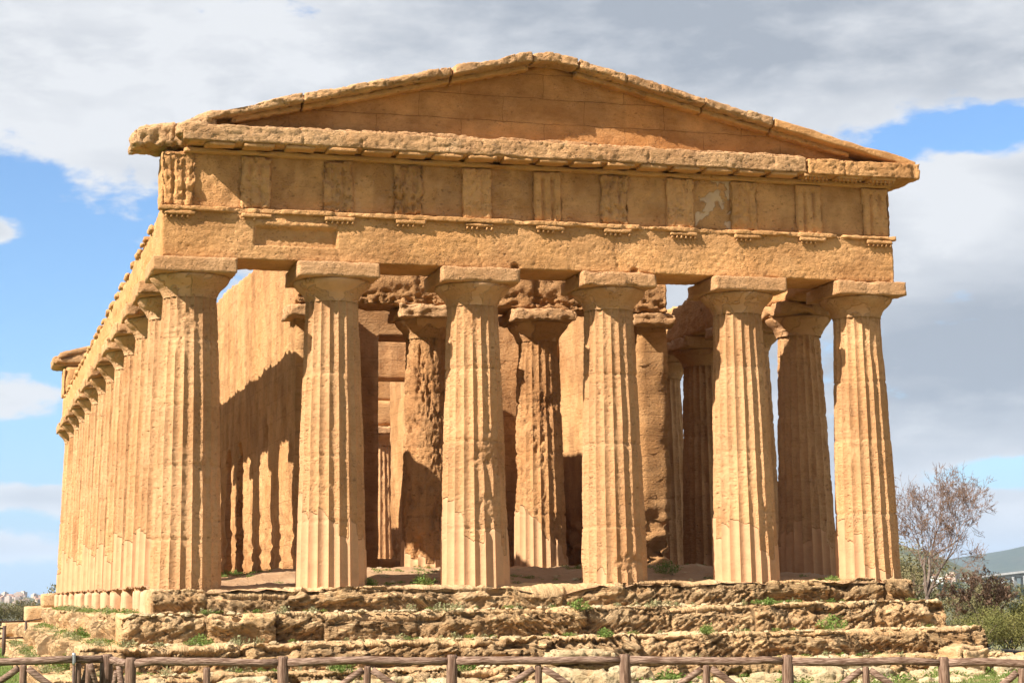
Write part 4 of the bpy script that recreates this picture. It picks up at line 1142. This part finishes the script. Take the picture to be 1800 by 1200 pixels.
# weeds in the joints of the steps and on the floor
def tuft(n, r, h, seed):
    """a low leafy weed: small rounded leaves on short stems"""
    rg = np.random.default_rng(seed)
    a = rg.uniform(0, 2*np.pi, n); q = r*rg.uniform(0, 1, n)**0.7
    C = np.stack([q*np.cos(a), q*np.sin(a)*0.7, h*rg.uniform(0.02, 1.0, n)*(1-0.6*(q/r)**2)], 1)
    C[:, :2] += rg.normal(0, 0.12*r, (n, 2))
    u = rg.normal(size=(n, 3)); u[:, 2] = np.abs(u[:, 2])*0.8; u /= np.linalg.norm(u, axis=1, keepdims=True)
    w = np.cross(u, rg.normal(size=(n, 3))); w /= np.linalg.norm(w, axis=1, keepdims=True)+1e-9
    s = rg.uniform(0.012, 0.032, n)[:, None]
    V = np.stack([C-u*s, C+w*s*0.5, C+u*s*1.1, C-w*s*0.5, C-u*s*0.9+w*0.004], 1).reshape(-1, 3)
    V = np.concatenate([V, [[0, 0, -0.03]]])
    k = np.arange(n)[:, None]*5
    return V, [k+np.array([[0, 1, 2, 3]]), np.concatenate([k, k+4, np.full((n, 1), n*5)], 1)]
TM = []
for k in range(4):
    V, F = tuft(230, 0.18+0.025*k, 0.15+0.03*k, 500+k)
    me = mesh_from('weed_tuft', V, F, smooth=False); me.materials.append(M['weed']); TM.append(me)
def put_tuft(x, y, z, s, k, label, sz=1.0):
    o = bpy.data.objects.new('weed_tuft', TM[k % 4]); COL.objects.link(o)
    o.location = (x, y, z); o.scale = (s, s, s*sz); o.rotation_euler.z = k*1.7
    tag(o, label, 'weed', 'weed tufts on the temple base')
TUFTS = [(6.62, -0.35, -0.06, 0.95, 'bright green weed tuft at the foot of the sixth column'),
         (-3.9, -0.2, 0.0, 0.9, 'weed tuft on the platform just right of the second column'),
         (-2.75, -0.1, 0.0, 1.1, 'weed tuft on the platform just left of the third column'),
         (5.75, -2.05, -1.06, 1.35, 'large weed tuft in the joint of the second step near the right end'),
         (4.6, -1.35, -0.52, 1.0, 'weed tuft in the top step joint below the fifth column'),
         (0.3, -1.3, -0.55, 1.3, 'weed clump in the top step joint under the gap between third and fourth columns'),
         (-5.0, -2.75, -1.62, 1.3, 'weed tuft low on the steps below the second column'),
         (-7.6, -1.95, -1.08, 0.9, 'weed tuft on the second step near the left front corner'),
         (0.6, -2.1, -1.10, 1.2, 'weed tuft on the second step behind the flat pale slab'),
         (-2.6, -2.75, -1.66, 1.4, 'weed tuft on the lowest step between the second and third columns'),
         (2.9, -1.95, -1.09, 1.0, 'weed tuft on the second step below the gap right of the fourth column'),
         (3.4, 1.6, 0.20, 1.2, 'weed tuft in the shade at the foot of the right wall end'),
         (-9.35, 6.5, -1.12, 1.5, 'upright weed tuft on the left side steps'), (-9.9, 1.8, -1.65, 1.6, 'upright weed tuft on the lowest left side step')]
for i, (x, y, z, s, lb) in enumerate(TUFTS): put_tuft(x, y, z, s, i, lb, 1.3 if x < -9 else 1.0)
def weeds():
    rg = np.random.default_rng(77); ps = []
    pos = []
    for k, (hw, yf, zt, zb) in enumerate(LEV[1:]):
        for q in range(26): pos.append((rg.uniform(-hw+0.5, hw-0.5), LEV[k][1]-rg.uniform(0.02, 0.22), zt+0.0, rg.uniform(0.35, 0.8)))
        for q in range(40): pos.append((-LEV[k][0]-rg.uniform(0.03, 0.45), rg.uniform(-1, 30), zt-0.02, rg.uniform(0.5, 1.25)))
    for q in range(420):
        x, y = rg.uniform(-8, 7.5), rg.uniform(-0.6, 4.6)
        if fbm(np.array([[x, y, 0.]]), 0.7, 2, 3)[0] < 0.0: continue
        pos.append((x, y, float(floor_z(np.array([x]), np.array([y]))[0])-0.02, rg.uniform(0.3, 0.9)))
    for q in range(60): 
        x = rg.uniform(-5.6, -4.95); y = rg.uniform(4.5, 20); pos.append((x-rg.uniform(0, 1.5), y, float(floor_z(np.array([x]), np.array([y]))[0])-0.02, rg.uniform(0.4, 1.0)))
    for q in range(80): pos.append((rg.uniform(-10, 10.5), rg.uniform(-7, -3.0), -1.97, rg.uniform(0.9, 2.2)))
    for i, (x, y, z, s) in enumerate(pos):
        V, F = tuft(70, 0.18, 0.11, 900+i)
        ps.append((V*s+np.array([x, y, z]), F))
    V, F, A = merge(ps)
    o = link('weeds', mesh_from('weeds', V, F, smooth=False), M['weed']); o['kind'] = 'stuff'
weeds()
def gravel():
    rg = np.random.default_rng(79); ps = []
    B = np.array([[1, 0, 0], [-1, 0, 0], [0, 1, 0], [0, -1, 0], [0, 0, 1], [0, 0, -1.]])
    FF = np.array([[4, 0, 2], [4, 2, 1], [4, 1, 3], [4, 3, 0], [5, 2, 0], [5, 1, 2], [5, 3, 1], [5, 0, 3]])
    mids = {}; V = list(B/1.0); F2 = []
    def mid(a, b):
        k = (min(a, b), max(a, b))
        if k not in mids:
            p = (V[a]+V[b]); V.append(p/np.linalg.norm(p)); mids[k] = len(V)-1
        return mids[k]
    for a, b, c in FF:
        ab, bc, ca = mid(a, b), mid(b, c), mid(c, a); F2 += [[a, ab, ca], [ab, b, bc], [ca, bc, c], [ab, bc, ca]]
    V = np.array(V); F2 = np.array(F2)
    for q in range(900):
        if q < 420:
            k = rg.integers(1, 4); x = rg.uniform(-LEV[k][0]+0.2, RIGHT[k]-0.2); y = LEV[k-1][1]-rg.uniform(0.0, 0.35); z = LEV[k][2]-0.02; s = rg.uniform(0.02, 0.075)
        elif q < 520:
            x = rg.uniform(-8, 8); y = rg.uniform(-0.6, 4.0); z = float(floor_z(np.array([x]), np.array([y]))[0])-0.01; s = rg.uniform(0.02, 0.08)
        else:
            x = rg.uniform(-10.5, 11); y = rg.uniform(-7, -2.9); z = -1.98; s = rg.uniform(0.03, 0.16)
        W = V*(1+0.35*rg.normal(size=(len(V), 1))*0.6)*s*np.array([1.3, 1.0, 0.7])
        a = rg.uniform(0, 6.28); R = np.array([[math.cos(a), -math.sin(a), 0], [math.sin(a), math.cos(a), 0], [0, 0, 1]])
        ps.append((W@R.T+np.array([x, y, z]), F2))
    Vv, Ff, A = merge(ps)
    o = link('gravel', mesh_from('gravel', Vv, Ff, smooth=False), M['rubble']); o['kind'] = 'stuff'
gravel()
def dry_weeds():
    rg = np.random.default_rng(91); ps = []
    for q in range(150):
        if q < 70: k = rg.integers(1, 4); x, y, z = -LEV[k][0]+rg.uniform(0.05, 0.5), rg.uniform(-1, 26), LEV[k][2]-0.02
        else: k = rg.integers(1, 4); x, y, z = rg.uniform(-LEV[k][0]+0.3, RIGHT[k]-0.3), LEV[k-1][1]-rg.uniform(0.0, 0.25), LEV[k][2]-0.03
        V, F = tuft(60, 0.15, 0.14, 1300+q); s = rg.uniform(0.5, 1.2)
        ps.append((V*s*np.array([1, 1, 1.2])+np.array([x, y, z]), F))
    V, F, A = merge(ps)
    o = link('dry_weeds', mesh_from('dry_weeds', V, F, smooth=False), M['dryweed']); o['kind'] = 'stuff'
dry_weeds()
def grass():
    rg = np.random.default_rng(78)
    def field(n, xr, yr, h):
        x = rg.uniform(*xr, n); y = rg.uniform(*yr, n)
        keep = fbm(np.stack([x, y, 0*x], 1), 0.35, 3, 6) > -0.22
        x, y = x[keep], y[keep]
        z = terrain_z(x, y); n = len(x)
        a = rg.uniform(0, 6.28, n); hh = 0.6*h*rg.uniform(0.3, 1.2, n); w = rg.uniform(0.006, 0.013, n)
        b = np.stack([x, y, z-0.01], 1); sd = np.stack([np.cos(a), np.sin(a), 0*a], 1)*w[:, None]
        t = b+np.stack([np.cos(a+1)*hh*0.5, np.sin(a+1)*hh*0.5, hh], 1)
        V = np.stack([b-sd, b+sd, t], 1).reshape(-1, 3)
        return V, np.arange(n*3).reshape(-1, 3)
    V, F, A = merge([field(60000, (-17, -10.6), (-9, 40), 0.13), field(30000, (-11, 12), (-9, -3.0), 0.12), field(12000, (10.6, 17), (-3, 16), 0.14)])
    o = link('grass', mesh_from('grass', V, F, smooth=False), M['grass']); o['kind'] = 'stuff'
grass()

# ------------------------------------------------------------------ stones lying in front of the steps
def boulder_mesh(sx, sy, sz, seed, flatness=0.5):
    lo, hi = np.array([-sx, -sy, 0]), np.array([sx, sy, sz])
    V, F = grid_box(lin(-sx, sx, 0.04), lin(-sy, sy, 0.06), lin(0, sz, 0.04))
    o = np.array([seed*3.3, seed*1.7, 0])
    V, h = weather(V+o, lo+o, hi+o, amp=0.05, scale=2.0, rnd=0.10, wear=0.12, pits=0.05, pitscale=6, strata=0.02, seed=seed)
    return V-o, F, {'cav': h}
def stone_block(x, y, z, dims, seed, yaw, label, tilt=0.0, mat='rubble', group='stones in front of the temple steps'):
    V, F, A = boulder_mesh(*dims, seed)
    o = link('stone_block', mesh_from('stone_block', V, F, A), M[mat], None, (x, y, z))
    o.rotation_euler = (tilt, tilt*0.6, yaw)
    tag(o, label, 'stone', group)
stone_block(-0.05, -2.35, -1.60, (0.70, 0.35, 0.26), 3, 0.03, 'long flat pale slab lying on the lowest step in the middle')
stone_block(7.75, -3.9, -2.1, (0.42, 0.4, 0.70), 4, 0.3, 'large rounded brown boulder behind the fence at the right', mat='step')
stone_block(9.7, -3.7, -2.15, (0.45, 0.4, 0.55), 5, 0.1, 'squared orange block at the far right behind the fence', mat='facade')
stone_block(-0.9, -4.6, -2.15, (0.62, 0.45, 0.52), 6, -0.25, 'pale rounded boulder near the middle right below the flat slab')
stone_block(4.2, -4.5, -2.15, (0.5, 0.4, 0.60), 7, 0.5, 'pale pitted boulder with a dark side right of the middle')
rg = np.random.default_rng(31)
for k in range(26):
    x = -9.4+k*0.76+rg.uniform(-0.25, 0.25)
    if min(abs(x-v) for v in (7.95, 9.7, -0.9, 4.2)) < 0.45: continue
    stone_block(x, rg.uniform(-5.6, -3.5), -2.12, (rg.uniform(0.3, 0.65), rg.uniform(0.25, 0.4), rg.uniform(0.22, 0.48)), 40+k, rg.uniform(-0.4, 0.4),
                'weathered pale stone lying among the loose stones between the fence and the lowest step', rg.uniform(-0.1, 0.1), group='loose stones between fence and steps')

# ------------------------------------------------------------------ rustic wooden fence
def pole(p0, p1, r0, r1, seed, n=9, seg=10):
    p0, p1 = np.array(p0, float), np.array(p1, float)
    t = np.linspace(0, 1, n)[:, None]; pts = p0+(p1-p0)*t
    L = np.linalg.norm(p1-p0)
    w = np.stack([fbm(pts+seed, 0.9, 2, seed+k) for k in range(3)], 1)*0.014*min(L, 2)
    w[0] = 0; w[-1] = 0
    V, F, A = tube(pts+w, np.linspace(r0, r1, n), seg, jitter=0.004, seed=seed)
    return V, F, A
def post_at(fence, x, y, ztop, r, seed, gz):
    V, F, A = tube([(x, y, gz-0.4), (x, y, gz+0.3), (x, y, ztop-0.25), (x, y, ztop-0.025), (x, y, ztop)], [r*1.08, r*1.03, r, r*0.97, r*0.80], 12, jitter=0.006, seed=seed)
    link('post', mesh_from('post', V, F), M['wood'], fence)
def member(fence, name, p0, p1, r0, r1, seed):
    V, F, A = pole(p0, p1, r0, r1, seed)
    link(name, mesh_from(name, V, F), M['woodrail'], fence)
def lerp(a, b, t): return tuple(a[i]+(b[i]-a[i])*t for i in range(3))

FP = [(-10.30, -17.79, -0.87), (-8.72, -18.27, -0.885), (-6.97, -18.79, -0.895), (-5.18, -19.33, -0.915), (-3.50, -19.84, -0.955), (-1.88, -20.32, -1.00), (-0.28, -20.80, -1.05), (1.35, -21.3, -1.09)]
f1 = empty('wooden_fence', (-10.3, -17.79, -1.98), 'long rustic round pole fence with diagonal braces running in front of the temple steps', 'fence')
for i, p in enumerate(FP):
    post_at(f1, p[0], p[1], p[2]+0.065, 0.062, 700+i, -1.98)
    if i < len(FP)-1:
        q = FP[i+1]; m = lerp(p, q, 0.5)
        d = np.array(q)-np.array(p); d /= np.linalg.norm(d)
        a = np.array(p)+d*0.05; b = np.array(q)-d*0.05
        member(f1, 'rail', a, b, 0.047, 0.041, 720+i)
        post_at(f1, m[0], m[1], m[2]-0.045, 0.040, 740+i, -1.98)
        if i > 0:
            fw = np.array([-d[1], d[0], 0])*0.0
            member(f1, 'brace', np.array(m)+np.array([-d[0], -d[1], 0])*0.05+np.array([0, 0, -0.085])+fw, (p[0]+d[0]*0.07, p[1]+d[1]*0.07, p[2]-0.62), 0.036, 0.038, 760+i)
            member(f1, 'brace', np.array(m)+np.array([d[0], d[1], 0])*0.05+np.array([0, 0, -0.085])+fw, (q[0]-d[0]*0.07, q[1]-d[1]*0.07, q[2]-0.62), 0.036, 0.038, 780+i)
f2 = empty('wooden_fence', (-10.53, -17.30, -1.98), 'left stretch of round pole fence ending at a thick corner post with a metal clamp', 'fence')
c0 = (-10.53, -17.45, -0.835); g0 = (-10.87, -17.60, -0.815)
post_at(f2, c0[0], c0[1], -0.775, 0.072, 801, -1.98)
member(f2, 'rail', (c0[0]+0.05, c0[1]-0.07, -0.84), (FP[0][0]-0.03, FP[0][1]+0.06, -0.875), 0.045, 0.043, 802)
member(f2, 'rail', (c0[0]-0.05, c0[1]-0.02, -0.825), (g0[0], g0[1], -0.815), 0.043, 0.043, 803)
post_at(f2, g0[0]+0.03, g0[1], -0.86, 0.034, 804, -1.98)
post_at(f2, g0[0]+0.14, g0[1]-0.01, -0.865, 0.034, 805, -1.98)
member(f2, 'brace', (g0[0]+0.15, g0[1]-0.03, -0.87), (c0[0]-0.02, c0[1]-0.05, -1.45), 0.036, 0.036, 806)
member(f2, 'brace', (g0[0]+0.14, g0[1]+0.05, -0.90), (g0[0]-0.03, g0[1]+0.05, -1.5), 0.03, 0.03, 807)
member(f2, 'brace', (c0[0]+0.12, c0[1]-0.17, -0.90), (FP[0][0]-0.03, FP[0][1]+0.05, -1.45), 0.034, 0.034, 808)
member(f2, 'brace', (c0[0]+0.10, c0[1]-0.15, -0.95), (c0[0]+0.0, c0[1]-0.05, -1.5), 0.03, 0.03, 809)
V, F, A = rbox((g0[0]-0.035, g0[1]-0.06, -0.875), (g0[0]+0.0, g0[1]+0.05, -0.745), res=0.02, amp=0.002, scale=5, rnd=0.004, wear=0.0, seed=1)
link('clamp', mesh_from('clamp', V, F), M['steel'], f2)
V, F, A = tube([(g0[0]-0.018, g0[1]-0.03, -0.76), (g0[0]-0.018, g0[1]-0.03, -1.98)], [0.014, 0.014], 8)
link('gate_rod', mesh_from('gate_rod', V, F), M['metal'], f2)
h0 = (-12.55, -17.12, -0.835)
member(f2, 'rail', (g0[0]-0.03, g0[1]+0.01, -0.815), h0, 0.043, 0.046, 810)
mm = (-11.41, -17.46, -0.825)
post_at(f2, mm[0], mm[1], -0.865, 0.040, 811, -1.98)
member(f2, 'brace', (mm[0]+0.05, mm[1]-0.02, -0.90), (g0[0]-0.05, g0[1]+0.02, -1.25), 0.037, 0.037, 812)
member(f2, 'brace', (mm[0]-0.05, mm[1]+0.02, -0.90), (-11.95, -17.30, -1.25), 0.037, 0.037, 813)
post_at(f2, h0[0], h0[1], -0.775, 0.062, 814, -1.98)

# ------------------------------------------------------------------ dark metal railings
def railing(name, pts, label, rails=(0.0, -0.42), hp=1.0, r=0.028, pr=0.04):
    e = empty(name, (pts[0][0], pts[0][1], pts[0][2]-hp), label, 'railing')
    for i, p in enumerate(pts):
        V, F, A = tube([(p[0], p[1], p[2]-hp-0.2), (p[0], p[1], p[2]+0.03)], [pr, pr], 8)
        link('post', mesh_from('post', V, F), M['metal'], e)
    for dz in rails:
        V, F, A = tube([(p[0], p[1], p[2]+dz) for p in pts], np.full(len(pts), r), 8)
        link('rail', mesh_from('rail', V, F), M['metal'], e)
railing('railing', [(-12.6, 28.2, -0.95), (-11.2, 28.4, -0.93), (-9.85, 28.8, -0.92), (-8.6, 40.5, -0.92)], 'dark metal railing standing behind the lawn at the left', rails=(0.0, -0.55), hp=1.05)
railing('railing', [(-13.2, 24.6, -1.04), (-10.66, 24.9, -1.04)], 'dark metal railing end in front of the longer one at the left', rails=(-0.05,), hp=0.95, pr=0.06)
railing('railing', [(14.6, 7.8, -1.88), (13.2, 3.9, -1.83), (11.8, -0.2, -1.79), (10.6, -3.9, -1.75)], 'low dark pipe railing beside the right end of the steps', rails=(0.0,), hp=0.9, r=0.05, pr=0.06)
for k in range(7):
    stone_block(-13.6+k*0.62, 49+k*0.9, tz(-10, 50)-0.05, (0.42, 0.35, 0.42), 300+k, 0.2*k, 'pale rubble stone of the low tumbled row behind the left railing', group='tumbled stones behind the left railing')

# ------------------------------------------------------------------ far things: viaduct, greenhouse, houses
def box_part(lo, hi):
    V, F = grid_box(np.array([lo[0], hi[0]], float), np.array([lo[1], hi[1]], float), np.array([lo[2], hi[2]], float))
    return V, F
def viaduct():
    p0 = np.array([758.0, 1276.0, 4.6]); p1 = np.array([690.0, 1095.0, 7.2])
    d = p1-p0; L = np.linalg.norm(d[:2]); d = d/L
    q0 = p0-d*160; n = int((L+420)/40)
    e = empty('viaduct', tuple(p0-[0, 0, 20]), 'pale concrete road viaduct on tall piers crossing the valley', 'bridge')
    nrm = np.array([d[1], -d[0], 0])
    def bar(a, b, w, h, up):
        V = []
        for p in (a, b):
            for s, z in ((-1, -h), (1, -h), (1, 0), (-1, 0)): V.append(p+nrm*s*w+np.array([0, 0, z+up]))
        return np.array(V), np.array([[0, 1, 2, 3], [7, 6, 5, 4], [0, 4, 5, 1], [1, 5, 6, 2], [2, 6, 7, 3], [3, 7, 4, 0]])
    a, b = q0, q0+d*(n*40)
    V, F, A = merge([bar(a, b, 5.5, 0.5, 0), bar(a, b, 2.6, 2.1, -0.5), bar(a+nrm*5.3, b+nrm*5.3, 0.15, 0.9, 0.9), bar(a-nrm*5.3, b-nrm*5.3, 0.15, 0.9, 0.9)])
    link('deck', mesh_from('deck', V, F, smooth=False), M['concrete'], e)
    for k in range(n+1):
        c = q0+d*(k*40)
        g = tz(c[0], c[1])-2
        if c[2]-2.6 - g < 3: continue
        ps = []
        for s in (-3.0, 3.0):
            cc = c+nrm*s
            V, F = box_part((cc[0]-1.2, cc[1]-1.2, g), (cc[0]+1.2, cc[1]+1.2, c[2]-2.4)); ps.append((V, F))
        V, F = box_part((c[0]-4.4, c[1]-1.25, c[2]-3.3), (c[0]+4.4, c[1]+1.25, c[2]-2.5)); ps.append((V, F))
        V, F, A = merge(ps)
        link('pier', mesh_from('pier', V, F, smooth=False), M['concrete'], e)
viaduct()
def on_terrain(az, r): 
    x, y = -12.1+math.sin(rad(az))*r, -38.6+math.cos(rad(az))*r
    return x, y, tz(x, y)
def greenhouse():
    x, y, z = on_terrain(28.75, 1430)
    ps = []
    n = 7; w = 4.3
    for k in range(n):
        xs = [(k-n/2)*w+w*j/8 for j in range(9)]
        prof = [(xx, 2.0+1.7*math.sin(math.pi*j/8)) for j, xx in enumerate(xs)]
        V = []
        for yy in (-14, 14): V += [(xx, yy, zz) for xx, zz in prof]
        V = np.array(V); F = np.array([[j, j+1, 9+j+1, 9+j] for j in range(8)]); ps.append((V, F))
        for yy in (-14, 14):
            V = np.array([(xx, yy, zz) for xx, zz in prof]+[(xs[0], yy, -1.5), (xs[-1], yy, -1.5)])
            ps.append((V, [np.array([[j, j+1, 10] if j >= 4 else [j, j+1, 9] for j in range(8)]+[[4, 9, 10]])]))
    for xx in (-n/2*w, n/2*w):
        V = np.array([(xx, -14, -1.5), (xx, 14, -1.5), (xx, 14, 2.0), (xx, -14, 2.0)]); ps.append((V, np.array([[0, 1, 2, 3]])))
    V, F, A = merge(ps)
    o = link('greenhouse', mesh_from('greenhouse', V, F, smooth=False), M['greenhouse'], None, (x, y, z+0.5))
    o.rotation_euler.z = -rad(29)
    tag(o, 'long white greenhouse on the slope behind the bare tree', 'greenhouse')
greenhouse()
def house_mesh(w, d, h, kind):
    ps = []
    V, F = box_part((-w/2, -d/2, -6), (w/2, d/2, h)); ps.append((V, F))
    if kind == 0:
        V = np.array([(-w/2-.3, -d/2-.3, h+.02), (w/2+.3, -d/2-.3, h+.02), (w/2+.3, d/2+.3, h+.02), (-w/2-.3, d/2+.3, h+.02), (-w/2-.3, 0, h+2.2), (w/2+.3, 0, h+2.2)])
        ps.append((V, [np.array([[0, 1, 5, 4], [2, 3, 4, 5], [3, 2, 1, 0]]), np.array([[3, 0, 4], [1, 2, 5]])]))
    else:
        V, F = box_part((-w/4, -d/4, h+.01), (w/4, d/4, h+2.6)); ps.append((V, F))
    V, F, A = merge(ps)
    me = mesh_from('house', V, F, smooth=False)
    me.materials.append(M['house'])
    if kind == 0:
        me.materials.append(M['roof'])
        for p in me.polygons:
            if p.index >= 6 and p.index != 8: p.material_index = 1
    return me
HM = [house_mesh(11, 9, 7, 0), house_mesh(14, 10, 9, 1), house_mesh(9, 9, 6, 0), house_mesh(18, 11, 12, 1), house_mesh(12, 8, 5, 0)]
rg = np.random.default_rng(9)
for k in range(210):
    az = rg.uniform(-3.0, 3.7); r = rg.uniform(2420, 2900)
    x, y, z = on_terrain(az, r)
    o = bpy.data.objects.new('house', HM[rg.integers(5)]); COL.objects.link(o); o.location = (x, y, z); o.scale = (0.62, 0.62, 0.55); o.rotation_euler.z = rg.uniform(0, 6.28)
    tag(o, 'small pale house of the distant hilltop town at the left', 'house', 'houses of the distant town')
for k in range(18):
    az = rg.uniform(27.4, 29.8); r = rg.uniform(1300, 1560)
    x, y, z = on_terrain(az, r)
    o = bpy.data.objects.new('house', HM[rg.integers(5)]); COL.objects.link(o); o.location = (x, y, z); o.scale = (0.5,)*3; o.rotation_euler.z = rg.uniform(0, 6.28)
    tag(o, 'small house scattered on the green slope at the right', 'house', 'houses on the right slope')

# ------------------------------------------------------------------ air
def haze():
    V, F = box_part((-15000, -15000, -140), (15000, 15000, 330))
    m = bpy.data.materials.new('haze'); m.use_nodes = True; m.node_tree.nodes.clear()
    t = NT(m.node_tree)
    pv = t.new('ShaderNodeVolumePrincipled'); out = t.new('ShaderNodeOutputMaterial')
    pv.inputs['Color'].default_value = (0.58, 0.75, 1.0, 1); pv.inputs['Density'].default_value = 0.00007; pv.inputs['Anisotropy'].default_value = 0.1
    t.l.new(pv.outputs[0], out.inputs['Volume'])
    o = link('haze', mesh_from('haze', V, F, smooth=False), m); o['kind'] = 'stuff'
haze()
